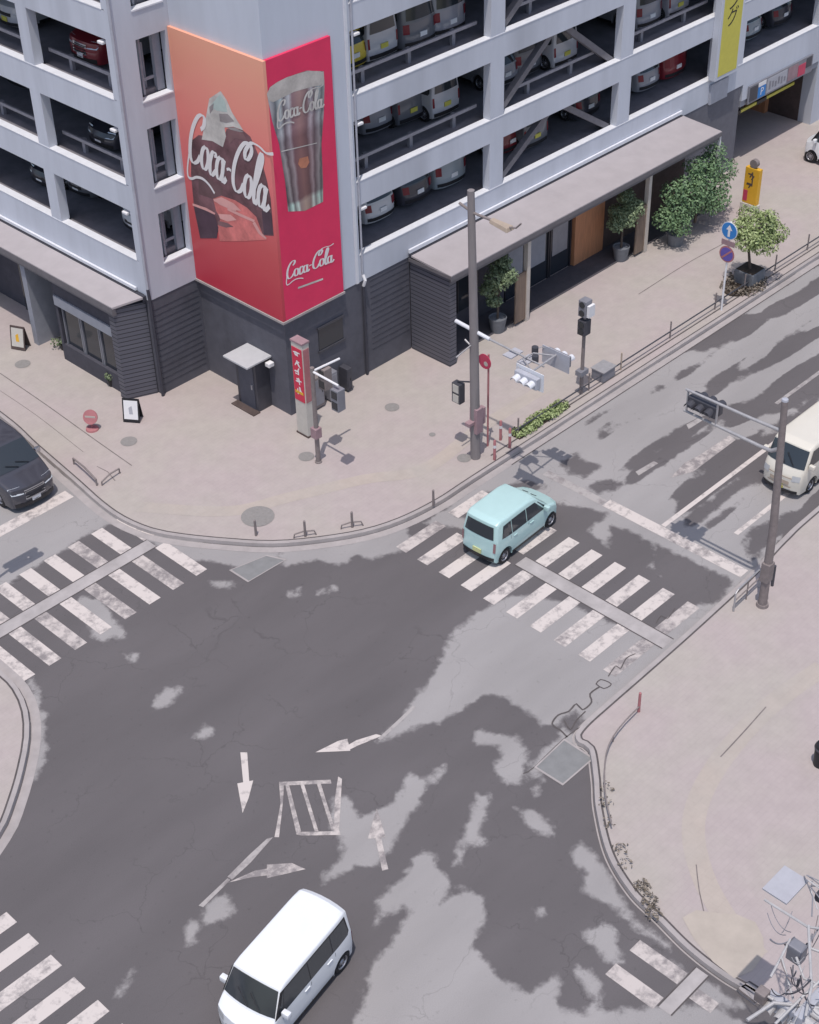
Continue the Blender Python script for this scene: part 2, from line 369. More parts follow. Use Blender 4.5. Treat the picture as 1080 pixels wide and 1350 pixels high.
def text_mb(txt, size, vert=False, extr=0.0, narrow=1.0):
    """lettering as a flat mesh in the x (right) / y (up) plane, centred"""
    cu = bpy.data.curves.new('lettering', 'FONT'); cu.size = size; cu.align_x = 'CENTER'; cu.align_y = 'CENTER'
    cu.body = '\n'.join(txt) if vert else txt
    if vert: cu.space_line = 0.8
    ob = bpy.data.objects.new('lettering', cu); COL.objects.link(ob)
    dg = bpy.context.evaluated_depsgraph_get(); dg.update()
    me = bpy.data.meshes.new_from_object(ob.evaluated_get(dg))
    vs = [(v.co.x*narrow, v.co.y) for v in me.vertices]; fs = [tuple(p.vertices) for p in me.polygons]
    bpy.data.objects.remove(ob); bpy.data.curves.remove(cu); bpy.data.meshes.remove(me)
    return vs, fs
def lettering(txt, size, origin, right, upv, material, parent, name='lettering', vert=False, narrow=1.0):
    vs, fs = text_mb(txt, size, vert, narrow=narrow)
    o = Vector(origin); r = Vector(right); u = Vector(upv)
    mb = MB(); mb.add([o+r*x+u*y for x, y in vs], fs)
    return mb.build(name, material, parent, fixn=False)

def leaves(n, blobs, size, seed=1, flat=0.0):
    """many small leaf faces through the volume of overlapping clumps"""
    R = np.random.default_rng(seed); mb = MB()
    w = np.array([b[3]**2 for b in blobs]); w = w/w.sum()
    for _ in range(n):
        b = blobs[R.choice(len(blobs), p=w)]
        d = R.normal(size=3); d /= np.linalg.norm(d)
        r = b[3]*(0.45+0.6*R.random()**0.6)
        c = np.array(b[:3])+d*r*np.array([1, 1, b[4] if len(b) > 4 else 0.8])
        if c[2] < 0.03: continue
        nr = d+R.normal(size=3)*0.6+np.array([0, 0, 0.5]); nr /= np.linalg.norm(nr)
        t = np.cross(nr, R.normal(size=3)); t /= np.linalg.norm(t); q = np.cross(nr, t)
        s = size*(0.6+0.8*R.random())
        mb.add([c-t*s, c+q*s*0.5-t*s*0.1, c+t*s, c-q*s*0.5-t*s*0.1], [(0, 1, 2, 3)])
    return mb
# ------------------------------------------------------------------ ground: damp map of the drying road
def sdf(poly, X, Y):
    P = np.array(poly); n = len(P); d2 = np.full(X.shape, 1e9); ins = np.zeros(X.shape, bool)
    for i in range(n):
        a = P[i]; b = P[(i+1) % n]; e = b-a; L2 = e@e+1e-12
        t = np.clip(((X-a[0])*e[0]+(Y-a[1])*e[1])/L2, 0, 1)
        d2 = np.minimum(d2, (X-a[0]-t*e[0])**2+(Y-a[1]-t*e[1])**2)
        if abs(b[1]-a[1]) > 1e-9:
            c = (a[1] > Y) != (b[1] > Y)
            ins ^= c & (X < (b[0]-a[0])*(Y-a[1])/(b[1]-a[1])+a[0])
    s = np.sqrt(d2); return np.where(ins, s, -s)
DRY, DAMP = 1, -1
PATCH = [
 # left street, dry and pale
 (DRY, [(-150,600),(0,500),(60,610),(160,680),(235,708),(300,722),(365,726),(372,742),(330,752),(285,741),(258,738),(232,732),(205,718),(160,693),(138,693),(112,707),(75,731),(38,752),(0,778),(-100,840)]),
 (DAMP, [(130,704),(150,702),(165,722),(178,735),(165,738),(145,722)]),
 (DRY, [(93,800),(108,786),(125,788),(142,800),(150,815),(166,836),(160,843),(150,838),(138,846),(124,842),(118,822)]),
 (DRY, [(365,726),(420,720),(480,710),(535,695),(545,722),(520,728),(490,737),(470,732),(452,744),(435,745),(418,738),(398,741),(380,746),(368,742)]),
 (DRY, [(36,890),(48,902),(55,920),(55,938),(62,945),(58,962),(63,985),(56,1008),(50,1022),(36,1034),(45,1005),(46,965),(42,925)]),
 (DRY, [(203,935),(207,918),(222,906),(238,907),(232,920),(214,934)]),
 (DRY, [(258,971),(264,960),(278,957),(283,966),(272,974)]),
 (DRY, [(280,766),(308,768),(310,774),(280,774)]), (DRY, [(381,780),(395,776),(394,784),(382,786)]), (DRY, [(416,781),(443,771),(444,777),(420,785)]),
 (DRY, [(163,864),(185,863),(178,873)]),
 (DRY, [(268,1200),(284,1178),(302,1183),(309,1204),(290,1210),(276,1222),(268,1218)]),
 (DRY, [(243,1226),(252,1214),(262,1222),(258,1240),(246,1246)]),
 (DRY, [(150,1312),(166,1292),(178,1278),(172,1294),(158,1312)]),
 # big pale sheet right of the crosswalk
 (DRY, [(497,978),(512,962),(530,948),(548,920),(566,896),(583,868),(590,846),(606,826),(634,806),(660,790),(700,784),(760,800),(820,830),(880,830),(915,800),(960,782),(1010,760),(1010,800),(900,880),(840,930),(770,985),(735,985),(742,955),(715,956),(690,934),(664,917),(640,917),(628,922),(600,940),(578,953),(560,955),(540,962),(520,972)]),
 (DAMP, [(800,800),(825,790),(850,812),(838,826),(815,822)]),
 (DAMP, [(738,948),(760,936),(772,950),(758,966),(742,962)]),
 (DRY, [(624,979),(630,962),(664,970),(686,973),(685,988),(698,991),(684,1031),(661,1031),(650,1005),(664,999),(656,983)]),
 (DRY, [(720,985),(745,972),(752,985),(712,1020),(690,1030),(700,1008)]),
 (DRY, [(439,1052),(452,1050),(464,1057),(472,1078),(497,1070),(515,1060),(530,1040),(540,1020),(560,1024),(586,1009),(588,1020),(560,1036),(551,1062),(533,1086),(519,1110),(497,1141),(466,1143),(424,1163),(420,1157),(452,1128),(449,1104),(437,1094)]),
 (DRY, [(628,1046),(646,1047),(643,1068),(631,1098),(641,1115),(614,1113),(610,1139),(599,1141),(609,1107),(622,1077)]),
 (DRY, [(680,1064),(705,1068),(726,1088),(731,1104),(708,1099),(693,1082)]),
 (DRY, [(560,1122),(572,1121),(576,1143),(593,1154),(591,1176),(580,1192),(613,1170),(637,1184),(642,1217),(628,1230),(622,1245),(642,1272),(662,1292),(695,1308),(712,1300),(732,1284),(737,1300),(734,1322),(760,1338),(812,1332),(870,1328),(935,1326),(980,1345),(1000,1420),(440,1420),(470,1345),(484,1300),(493,1270),(515,1246),(524,1228),(540,1206),(533,1195),(506,1207),(494,1224),(500,1182),(533,1155),(548,1128)]),
 (DAMP, [(736,1292),(760,1290),(779,1310),(770,1334),(744,1337)]),
 (DRY, [(752,1128),(764,1110),(780,1124),(799,1145),(819,1188),(838,1214),(864,1230),(882,1247),(858,1237),(828,1217),(810,1198),(792,1188),(774,1178),(766,1174),(773,1147),(758,1138)]),
 (DRY, [(770,1228),(795,1217),(814,1227),(811,1247),(823,1273),(801,1267),(780,1248)]),
 (DRY, [(760,1273),(778,1281),(799,1311),(776,1306),(760,1292)]), (DRY, [(772,1332),(784,1315),(797,1329)]),
 (DRY, [(700,1040),(716,1030),(706,1050)]), (DRY, [(705,1200),(716,1196),(718,1206),(710,1210)]),
 (DRY, [(880,1260),(905,1285),(930,1290),(980,1325),(960,1330),(905,1318)]),
 # far end of the main road and the lanes behind the stop line
 (DRY, [(560,690),(628,640),(750,558),(870,478),(1100,330),(1100,470),(1010,560),(1100,640),(1020,715),(985,765),(960,780),(880,760),(800,720),(735,662),(640,700)]),
 (DAMP, [(732,662),(806,677),(775,698),(760,716),(735,716)]),
 (DAMP, [(806,692),(835,702),(862,716),(868,740),(850,752),(822,755),(800,728)]),
 (DAMP, [(862,716),(905,735),(968,766),(945,793),(905,800),(870,770),(860,745)]),
 (DAMP, [(766,572),(772,556),(800,540),(826,526),(846,519),(868,510),(866,526),(838,540),(842,552),(800,578)]),
 (DAMP, [(829,640),(822,624),(826,610),(848,592),(880,572),(905,556),(925,545),(936,540),(950,528),(975,520),(960,540),(930,560),(905,580),(884,596),(868,618),(850,640)]),
 (DAMP, [(900,640),(925,612),(950,598),(975,585),(1010,574),(1034,560),(1100,520),(1100,640),(1040,640),(1000,628),(975,650),(950,668),(930,690),(912,694),(895,690)]),
 (DAMP, [(955,548),(985,520),(1010,500),(1050,472),(1100,440),(1100,525),(1060,545),(1030,552),(1000,570),(985,560),(960,560)]),
 (DAMP, [(945,520),(965,500),(985,487),(1000,476),(1030,455),(1080,425),(1082,440),(1040,470),(1010,490),(975,515)]),
 (DAMP, [(880,480),(900,468),(915,455),(935,446),(965,432),(985,420),(1005,412),(990,440),(960,450),(935,470),(920,490),(905,500),(885,495)]),
 (DAMP, [(1000,402),(1030,390),(1060,370),(1100,352),(1100,380),(1060,396),(1030,412),(1010,416)]),
 (DAMP, [(745,612),(765,602),(790,605),(800,618),(770,630),(750,628)]), (DAMP, [(770,640),(800,632),(822,636),(810,646),(785,650)]),
 (DAMP, [(905,655),(945,632),(950,648),(915,680),(898,690)]),
 (DAMP, [(990,700),(1010,690),(1030,672),(1060,670),(1080,655),(1100,660),(1030,708),(1005,735),(985,740)]),
 (DAMP, [(600,680),(640,650),(690,632),(720,640),(690,660),(640,690)]),
 (DAMP, [(560,745),(640,700),(735,720),(640,790),(600,790)]),
]
H = 0.16
xs = np.arange(-26, 40, H); ys = np.arange(-31, 14, H)
X, Y = np.meshgrid(xs, ys)
F = np.full(X.shape, -1.0)
for val, poly in PATCH:
    g = [G(u, v) for u, v in poly]; s = sdf(g, X, Y)
    F = np.maximum(F, s) if val > 0 else np.minimum(F, -s)
# streaks where the far lanes are drying unevenly
def vnoise(X, Y, seed):
    R = np.random.default_rng(seed); T = R.random((64, 64))
    xi = np.floor(X).astype(int); yi = np.floor(Y).astype(int); fx = X-xi; fy = Y-yi
    fx = fx*fx*(3-2*fx); fy = fy*fy*(3-2*fy)
    q = lambda a, b: T[a % 64, b % 64]
    return (q(xi, yi)*(1-fx)+q(xi+1, yi)*fx)*(1-fy)+(q(xi, yi+1)*(1-fx)+q(xi+1, yi+1)*fx)*fy
st = vnoise(X*0.26+Y*0.02, Y*1.5, 3)*0.5+vnoise(X*0.55, Y*3.1, 4)*0.5
zone = np.clip((X-3.5)/3, 0, 1)
F = np.clip(F, -0.7, 0.7)+(st-0.5)*2.6*zone
F = np.clip(F, -1.0, 1.0)
nx, ny = len(xs), len(ys)
verts = np.stack([X.ravel(), Y.ravel(), np.zeros(nx*ny)], 1)
idx = np.arange(nx*ny).reshape(ny, nx)
quads = np.stack([idx[:-1, :-1].ravel(), idx[:-1, 1:].ravel(), idx[1:, 1:].ravel(), idx[1:, :-1].ravel()], 1)
me = bpy.data.meshes.new('road'); me.from_pydata(verts.tolist(), [], quads.tolist())
at = me.attributes.new('damp', 'FLOAT', 'POINT'); at.data.foreach_set('value', F.ravel().astype(np.float32))
me.materials.append(M['road']); road = bpy.data.objects.new('road', me); COL.objects.link(road); struct(road)
M['farground'] = mat('far_asphalt', (0.22, 0.2, 0.205), 0.9, var=0.15, scale=0.4)
g = MB()
BX = (-400, -26, 40-H*0.5, 400); 
g.box(-400, 400, -400, 400, -0.6, -0.02)
struct(g.build('ground', M['farground']))

# ------------------------------------------------------------------ pavements and kerbs
def dense(pts, closed=False, step=0.4):
    """smooth a survey line with Catmull-Rom"""
    P = [np.array(p, float) for p in pts]; out = []
    n = len(P)
    for i in range(n-1):
        p0 = P[max(i-1, 0)]; p1 = P[i]; p2 = P[i+1]; p3 = P[min(i+2, n-1)]
        k = max(1, int(np.linalg.norm(p2-p1)/step)); k = min(k, 24)
        for j in range(k):
            t = j/k
            out.append(0.5*((2*p1)+(-p0+p2)*t+(2*p0-5*p1+4*p2-p3)*t*t+(-p0+3*p1-3*p2+p3)*t**3))
    out.append(P[-1]); return [tuple(p) for p in out]
def offset(line, d):
    P = np.array(line); T = np.gradient(P, axis=0); T /= np.linalg.norm(T, axis=1)[:, None]
    return [tuple(p) for p in P+np.stack([-T[:, 1], T[:, 0]], 1)*d]
def pavement(line, far, side, gut=True):
    """line runs along the kerb; side = +1 if the pavement is on its left"""
    inner = offset(line, 0.17*side)
    mb = MB(); mb.area(list(inner)+list(far), PZ); mb.quadrow([(x, y, PZ) for x, y in inner], [(x, y, -0.05) for x, y in inner])
    struct(mb.build('pavement', M['pave']))
    k = MB(); A = line; B = offset(line, 0.15*side)
    k.quadrow([(x, y, -0.03) for x, y in A], [(x, y, PZ+0.008) for x, y in offset(line, 0.015*side)])
    k.quadrow([(x, y, PZ+0.008) for x, y in offset(line, 0.015*side)], [(x, y, PZ+0.008) for x, y in B])
    k.quadrow([(x, y, PZ+0.008) for x, y in B], [(x, y, PZ-0.05) for x, y in B])
    struct(k.build('kerb', M['kerb'], smooth=False))
    if not gut: pass
    gt = MB(); gt.quadrow([(x, y, 0.006) for x, y in offset(line, (-0.30 if gut else -0.07)*side)], [(x, y, 0.006) for x, y in offset(line, -0.03*side)])
    struct(gt.build('gutter', M['kerb']))
    j = MB(); j.quadrow([(x, y, PZ+0.004) for x, y in offset(line, 0.155*side)], [(x, y, PZ+0.004) for x, y in offset(line, 0.205*side)])
    struct(j.build('kerb_seam', M['kerbgap']))
KA = [(-7.0, 45.0), (-7.05, 14.0)]+[G(*p) for p in [(0, 552), (45, 592), (100, 640), (130, 667), (160, 688), (198, 704), (240, 712), (300, 718), (360, 721), (420, 716), (480, 706), (530, 690), (580, 665)]]+[(1.6, -7.46), (6.6, -7.48), (12, -7.48), (22.7, -7.5), (60, -7.5)]
KA = dense(KA); pavement(KA, [(60, 60), (-7.0, 60)], +1)
KB = [(60, -16.75), (20, -16.75), (8.5, -16.85), (5.9, -16.95), (3.5, -17.2), (0.4, -17.35), (-2.0, -17.42), (-3.8, -17.46), (-4.9, -17.5), (-5.45, -17.62), (-5.62, -17.9), (-5.62, -18.25)]+[G(*p) for p in [(782, 1030), (785, 1070), (800, 1130), (830, 1180), (865, 1215), (905, 1255), (950, 1290), (1000, 1320)]]+[(-9.1, -28), (-9.0, -50)]
KB = dense(KB, step=0.13)
pavement(KB, [(60, -50)], +1, False)
KC = [(-15.0, 30), (-14.9, 4), (-14.85, 0)]+[G(*p) for p in [(0, 885), (25, 910), (38, 940), (40, 975), (33, 1015), (20, 1060), (0, 1105)]]+[(-20.5, -9.6), (-24, -10.0), (-60, -10.2)]
KC = dense(KC); pavement(KC, [(-60, 30)], -1)

# pale wedge of lower paving at the tip of the right-hand corner
w = MB(); 0 and w.sheet([G(*p) for p in [(748, 974), (800, 938), (842, 902), (852, 912), (800, 975), (786, 985), (766, 984)]], 0.016)

def strip(line, w, z, material, name):
    mb = MB(); mb.quadrow([(x, y, z) for x, y in offset(line, w/2)], [(x, y, z) for x, y in offset(line, -w/2)])
    return struct(mb.build(name, material))
# worn yellowish tactile paving
strip(dense([GP(*p) for p in [(180, 668), (300, 674), (380, 656), (480, 632), (560, 618), (640, 560), (760, 486)]]), 0.55, PZ+0.004, M['tactile'], 'tactile_paving')
strip(dense([GP(*p) for p in [(1085, 880), (1010, 935), (945, 1010), (915, 1080), (925, 1150), (960, 1215), (1000, 1262)]]), 0.6, PZ+0.004, M['tactile'], 'tactile_paving')
bp_ = MB(); bp_.sheet(dense([GP(*p) for p in [(900, 1210), (918, 1200), (945, 1204), (972, 1206), (996, 1216), (1006, 1236), (1008, 1258), (992, 1280), (968, 1290), (940, 1268), (915, 1238), (900, 1210)]])[:-1], PZ+0.0085); struct(bp_.build('beige_paving', M['tactilebeige']))
# joints and cracks of the paving
def crack(pts, w=0.035): strip(dense([GP(*p) for p in pts]), w, PZ+0.006, M['joint'], 'paving_joint')
crack([(0, 492), (60, 533), (120, 576), (174, 614)], 0.04); crack([(0, 515), (50, 549), (110, 596)], 0.02)
crack([(842, 388), (905, 348), (960, 318)], 0.04); crack([(1010, 932), (978, 968), (950, 998)], 0.04)
crack([(918, 1140), (922, 1175), (932, 1218)], 0.03)
crack([(128, 615), (142, 622), (152, 634)], 0.03)
# slotted drain line behind the kerb of the main road, with the pale kerb band
strip(dense([(3.0, -6.96), (12, -6.97), (23, -6.98), (40, -6.98)]), 0.06, PZ+0.006, M['kerbgap'], 'drain_line')
strip(dense([(3.2, -7.75), (12, -7.78), (23, -7.8), (40, -7.8)]), 0.04, 0.011, M['kerbgap'], 'gutter_line')

# ------------------------------------------------------------------ road markings
RZ = 0.005
def rect_mark(mb, x0, x1, y0, y1, z=RZ): mb.face([(x0, y0, z), (x1, y0, z), (x1, y1, z), (x0, y1, z)])
P = 0.945
a = MB(); b = MB()
for k in range(-1, 9):
    y0 = -9.37-k*P
    t = b if k in (8, -1) else a
    rect_mark(t, -2.74, -0.86, y0, y0+0.45); rect_mark(b if k == 8 else a, -0.26, 1.42, y0, y0+0.45)
struct(a.build('crosswalk', M['paint'])); struct(b.build('crosswalk', M['paintworn']))
def escort(x0, x1, y0, y1, along):
    e = MB(); rect_mark(e, x0, x1, y0, y1, RZ); struct(e.build('escort_strip', M['escort']))
    l = MB()
    if along == 'y':
        for x in (x0, x1): rect_mark(l, x-0.02, x+0.02, y0, y1, RZ+0.004)
    else:
        for y in (y0, y1): rect_mark(l, x0, x1, y-0.02, y+0.02, RZ+0.004)
    struct(l.build('escort_strip_edge', M['kerbgap']))
escort(-0.84, -0.28, -17.2, -11.4, 'y')
a = MB(); b = MB()
for k in range(0, 8):
    x0 = -8.08-k*P
    t = b if k in (1, 3, 5) else a
    rect_mark(b if k in (2, 6) else a, x0-0.02, x0+0.43, -1.68, -0.1); rect_mark(t, x0, x0+0.45, -4.33, -2.24)
struct(a.build('crosswalk', M['paint'])); struct(b.build('crosswalk', M['paintworn']))
escort(-14.8, -8.0, -2.22, -1.70, 'x')
a = MB()
for k in range(-2, 7): rect_mark(a, -24.2, -19.85, -11.49-k*P, -11.49-k*P+0.46)
struct(a.build('crosswalk', M['paint']))
a = MB()
for k in range(0, 2):
    rect_mark(a, -10.1-k*P, -9.68-k*P, -24.56, -23.14)
rect_mark(a, -10.22, -9.86, -25.6, -25.0)
struct(a.build('crosswalk', M['paintworn']))
escort(-10.9, -9.4, -24.98, -24.6, 'x')
a = MB(); rect_mark(a, 3.47, 3.92, -17.0, -11.5); struct(a.build('stop_line', M['paint']))
a = MB(); rect_mark(a, 3.47, 3.80, -11.45, -8.9); struct(a.build('stop_line', M['paintfaint']))
a = MB(); rect_mark(a, -15.2, -8.2, 2.0, 2.5); struct(a.build('stop_line', M['paint']))
a = MB(); rect_mark(a, 3.95, 14.0, -13.74, -13.57); rect_mark(a, 18, 26, -13.74, -13.57); struct(a.build('lane_line', M['paint']))
a = MB(); rect_mark(a, 12.5, 17, -12.4, -12.25); struct(a.build('lane_line', M['paintfaint']))
a = MB(); rect_mark(a, 5.2, 30, -15.72, -15.55); struct(a.build('lane_line', M['paint']))
def mark(name, polys, m, z=RZ):
    mb = MB()
    for i, p in enumerate(polys): mb.sheet([G(*q) for q in p], z+0.0015*i)
    return struct(mb.build(name, m))
mark('road_arrow', [[(317, 992), (326, 992), (329, 1033), (321, 1034)], [(313, 1033), (334, 1029), (328, 1052), (320, 1072)]], M['paint'])
mark('road_arrow', [[(458, 983), (470, 976), (496, 968), (504, 970), (472, 983), (460, 989)], [(416, 992), (446, 977), (458, 974), (462, 990), (440, 991)]], M['paint'])
mark('road_arrow', [[(300, 1164), (336, 1148), (354, 1145), (354, 1154), (330, 1157)], [(352, 1140), (352, 1158), (378, 1152), (403, 1146), (385, 1138)]], M['paintworn'])
mark('road_arrow', [[(495, 1104), (502, 1102), (512, 1146), (504, 1148)], [(497, 1066), (507, 1098), (508, 1104), (485, 1106), (491, 1085)]], M['paintworn'])
mark('hatched_marking', [[(368, 1031), (436, 1028), (437, 1033), (369, 1036)], [(446, 1024), (451, 1027), (447, 1098), (440, 1100), (442, 1050)],
     [(368, 1031), (375, 1031), (373, 1060), (368, 1104), (362, 1104), (370, 1060)], [(390, 1100), (396, 1097), (448, 1096), (449, 1101), (397, 1102)],
     ], M['paintworn'])
mark('hatched_marking', [[(376, 1034), (381, 1034), (397, 1096), (391, 1100)], [(396, 1034), (401, 1034), (420, 1096), (415, 1096)], [(418, 1034), (423, 1033), (442, 1094), (437, 1094)]], M['paintworn'], RZ+0.004)
mark('lane_line', [[(262, 1194), (300, 1158), (304, 1160), (268, 1196)], [(300, 1156), (330, 1126), (352, 1106), (360, 1104), (330, 1138), (306, 1160)]], M['paintfaint'])
mark('lane_line', [[(498, 974), (522, 952), (545, 930), (548, 933), (525, 955), (502, 976)]], M['paintfaint'])
mark('lane_line', [[(630, 800), (640, 795), (560, 905), (548, 918)]], M['paintfaint'], 0.0045) if False else None
mark('road_arrow', [[(884, 630), (902, 611), (926, 598), (962, 574), (970, 580), (934, 607), (914, 622)]], M['paintworn'])
mark('lane_line', [[(838, 622), (862, 608), (868, 611), (842, 627)], [(905, 560), (925, 549), (930, 552), (908, 566)]], M['paintfaint'])
def roadcrack(pts, w=0.05): strip(dense([G(*q) for q in pts], step=0.1), w, 0.0115, M['kerbgap'], 'road_crack')
roadcrack([(748, 972), (738, 962), (728, 955), (736, 943), (750, 938), (760, 928), (768, 936), (780, 926), (778, 915), (790, 906)])
roadcrack([(744, 950), (752, 962), (760, 950), (772, 938)], 0.04); roadcrack([(786, 902), (792, 896), (806, 902), (796, 908), (786, 902)], 0.035)
roadcrack([(802, 892), (812, 878), (818, 882), (826, 868), (838, 862)], 0.035); roadcrack([(690, 1020), (704, 1012), (744, 974), (790, 940), (880, 862)], 0.03)
roadcrack([(865, 822), (872, 812), (880, 816), (890, 802)], 0.03)
# drain gratings set in the road
def grating(pts):
    g4 = [G(*p) for p in pts]; mb = MB(); mb.sheet(g4, 0.010); struct(mb.build('drain_cover', M['grate']))
    f = MB(); n = 4; c = np.mean(np.array(g4), 0)
    for i in range(n):
        p = np.array(g4[i]); q = np.array(g4[(i+1) % n]); ip = p+(c-p)*0.09; iq = q+(c-q)*0.09
        f.face([(*p, 0.014), (*q, 0.014), (*iq, 0.014), (*ip, 0.014)])
    struct(f.build('drain_frame', M['kerb']))
grating([(302, 752), (352, 732), (378, 738), (327, 768)]); grating([(704, 1012), (744, 974), (784, 1000), (742, 1036)])
# manhole covers, plus a dark disc painted for the shadow by the signal post
def manhole(u, v, r):
    x, y = GP(u, v); mb = MB(); mb.sheet([(x+r*math.cos(2*PI*i/28), y+r*math.sin(2*PI*i/28)) for i in range(28)], PZ+0.012)
    struct(mb.build('cover_and_shadow_disc', M['manhole']))
for q in [(170, 582, 0.30), (517, 537, 0.27), (340, 681, 0.56), (570, 573, 0.12), (30, 480, 0.3), (404, 602, 0.28), (612, 604, 0.25)]: manhole(*q)
M['darkgrey2'] = mat('entrance_grey_wall', (0.15, 0.15, 0.175), 0.8, var=0.1)
# ------------------------------------------------------------------ the corner parking garage
LR = [5.10, 7.90, 11.02, 14.12, 17.2, 20.3]      # tops of the right-hand parapets
LL = [5.52, 8.40, 11.42, 14.42, 17.4, 20.4]      # tops of the left-hand parapets
SH = 0.88
YB = 4.57; XW = -2.27
gar = thing('parking_garage', 'grey white multi storey parking garage with open decks at the street corner', 'parking garage')
def part(mb, name, m, parent=gar, **k): return mb.build(name, m, parent, **k)
# right-hand front: parapets, columns
XR0, XR1 = 3.73, 46.0
colsR = [(10.65, 11.41), (18.42, 19.22), (25.15, 27.35), (33.4, 34.3), (41.0, 41.9)]
for i, z in enumerate(LR):
    zb = z-SH if i else 4.07
    mb = MB()
    if i == 0:
        mb.box(XR0, 27.6, 0, 0.28, zb, z); mb.box(27.6, XR1, 0, 0.28, 3.30, z)
    else: mb.box(XR0, XR1, 0, 0.28, zb, z)
    p = part(mb, 'parapet', M['wall'])
    c = MB(); c.box(XR0, XR1, -0.012, 0.30, z+0.001, z+0.035); part(c, 'parapet_cap', M['sillcap'], p)
for x0, x1 in colsR:
    mb = MB()
    for i in range(len(LR)-1): mb.box(x0, x1, 0.001, 0.34, LR[i]+0.036, LR[i+1]-SH-0.001)
    part(mb, 'column', M['wall'])
# right-hand decks, ceilings, back wall
for i, z in enumerate(LR):
    mb = MB(); mb.box(XR0+0.01, XR1, 0.29, 15.0, z-0.45, z-0.06); part(mb, 'deck', M['inside'])
    if i:
        mb = MB(); mb.box(XR0+0.01, XR1, 0.29, 15.0, z-0.60, z-0.46); part(mb, 'soffit', M['insideshade'])
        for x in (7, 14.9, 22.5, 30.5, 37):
            mb = MB(); mb.box(x-0.25, x+0.25, 0.7, 14.9, z-1.0, z-0.605); part(mb, 'beam', M['insideshade'])
mb = MB(); mb.box(XR0, XR1, 15.01, 15.3, 0, 20.3); mb.box(3.42, 3.72, 0.3, 15.3, 4.0, 20.3); part(mb, 'inner_wall', M['insideshade'])
mb = MB(); mb.box(XR1+0.01, XR1+0.3, 0, 15.3, 0, 20.3); part(mb, 'end_wall', M['wall'])
for x in (5.2, 10.9, 16.2, 21.6, 29.2, 36.5):
    mb = MB()
    for i in range(len(LR)-1): mb.box(x-0.3, x+0.3, 7.2, 7.8, LR[i]-0.05, LR[i+1]-0.61)
    part(mb, 'inner_column', M['rail'])
for i in range(1, 5):
    mb = MB(); mb.tube([(XR0+0.1, 2.2, LR[i]-1.08), (XR1-0.2, 2.2, LR[i]-1.08)], 0.05, 6); part(mb, 'ceiling_pipe', M['rail'])
    mb = MB()
    for x in (5.5, 8.8, 13, 16.8, 21, 30): mb.box(x-0.6, x+0.6, 3.6, 3.72, LR[i]-1.12, LR[i]-1.05)
    part(mb, 'ceiling_fitting', M['shopgrey'])
for y in (7.2, 12.3, 17.3, 22.3):
    mb = MB()
    for i in range(len(LL)-1): mb.box(1.2, 1.8, y-0.3, y+0.3, LL[i]-0.05, LL[i+1]-0.63)
    part(mb, 'inner_column', M['rail'])
for i in range(1, 5):
    mb = MB(); mb.tube([(-1.2, 5.1, LL[i]-1.0), (-1.2, 40, LL[i]-1.0)], 0.05, 6); part(mb, 'ceiling_pipe', M['rail'])
# deck rails and braces
bays = [(3.8, 10.6), (11.45, 18.38), (19.26, 25.1), (27.4, 33.36), (34.35, 40.9)]
for i in range(0, 5):
    for bi, (x0, x1) in enumerate(bays):
        if i == 0 and bi != 4: continue
        zf = LR[i]; mb = MB()
        if bi == 1: a0, a1 = x0+0.9, x1-0.9
        else: a0, a1 = x0, x1
        mb.box(a0, a1, 0.62, 0.70, zf+0.40, zf+0.52)
        n = max(2, int((a1-a0)/2.2))
        for k in range(n): 
            xx = a0+(a1-a0)*(k+0.5)/n; mb.box(xx-0.08, xx+0.08, 0.71, 0.83, zf-0.06, zf+0.50)
        part(mb, 'guard_rail', M['rail'])
    zf = LR[i]; x0, x1 = bays[1]; xm = (x0+x1)/2; zt = LR[i+1]-SH-0.05
    for xa in (x0+0.1, x1-0.1):
        mb = MB(); mb.bar((xa, 0.44, zf-0.02), (xm+(0.35 if xa > xm else -0.35), 0.44, zt), 0.24, 0.24); part(mb, 'brace', M['brace'])
# corner block carrying the billboard
ZT = 20.35
mb = MB(); mb.box(0.0, XR0-0.001, 0.0, 0.28, 4.07, ZT); mb.box(0.001, 0.28, 0.281, YB, 4.07, ZT); part(mb, 'corner_wall', M['panel'])
mb = MB(); mb.box(3.50, 3.62, -0.045, -0.002, 4.07, ZT-0.1); part(mb, 'edge_trim', M['sillcap'])
# narrow wall with one window per storey
wins = [(5.22, 7.15), (8.07, 10.25), (11.17, 13.30), (14.22, 16.3), (17.22, 19.3)]
mb = MB(); mb.box(XW, -1.42, YB, YB+0.28, 4.07, ZT); mb.box(-0.20, -0.001, YB, YB+0.28, 4.07, ZT)
zz = 4.07
for a0, a1 in wins: mb.box(-1.419, -0.201, YB, YB+0.28, zz, a0); zz = a1
mb.box(-1.419, -0.201, YB, YB+0.28, zz, ZT); part(mb, 'stair_wall', M['wall'])
for a0, a1 in wins:
    mb = MB(); mb.box(-1.45, -0.17, YB-0.03, YB+0.30, a0+0.001, a0+0.05); s = part(mb, 'window_sill', M['sillcap'])
    mb = MB(); mb.box(-0.52, -0.21, YB+0.35, YB+0.5, a0+0.06, a1); mb.box(-1.10, -1.02, YB+0.35, YB+0.43, a0+0.06, a1); mb.box(-1.4, -0.53, YB+0.44, YB+0.48, a0+0.5, a0+0.6)
    mb.box(-0.82, -0.76, YB+0.6, YB+0.66, a0+0.06, a1-0.4)
    part(mb, 'stair_rail', M['shopgrey'])
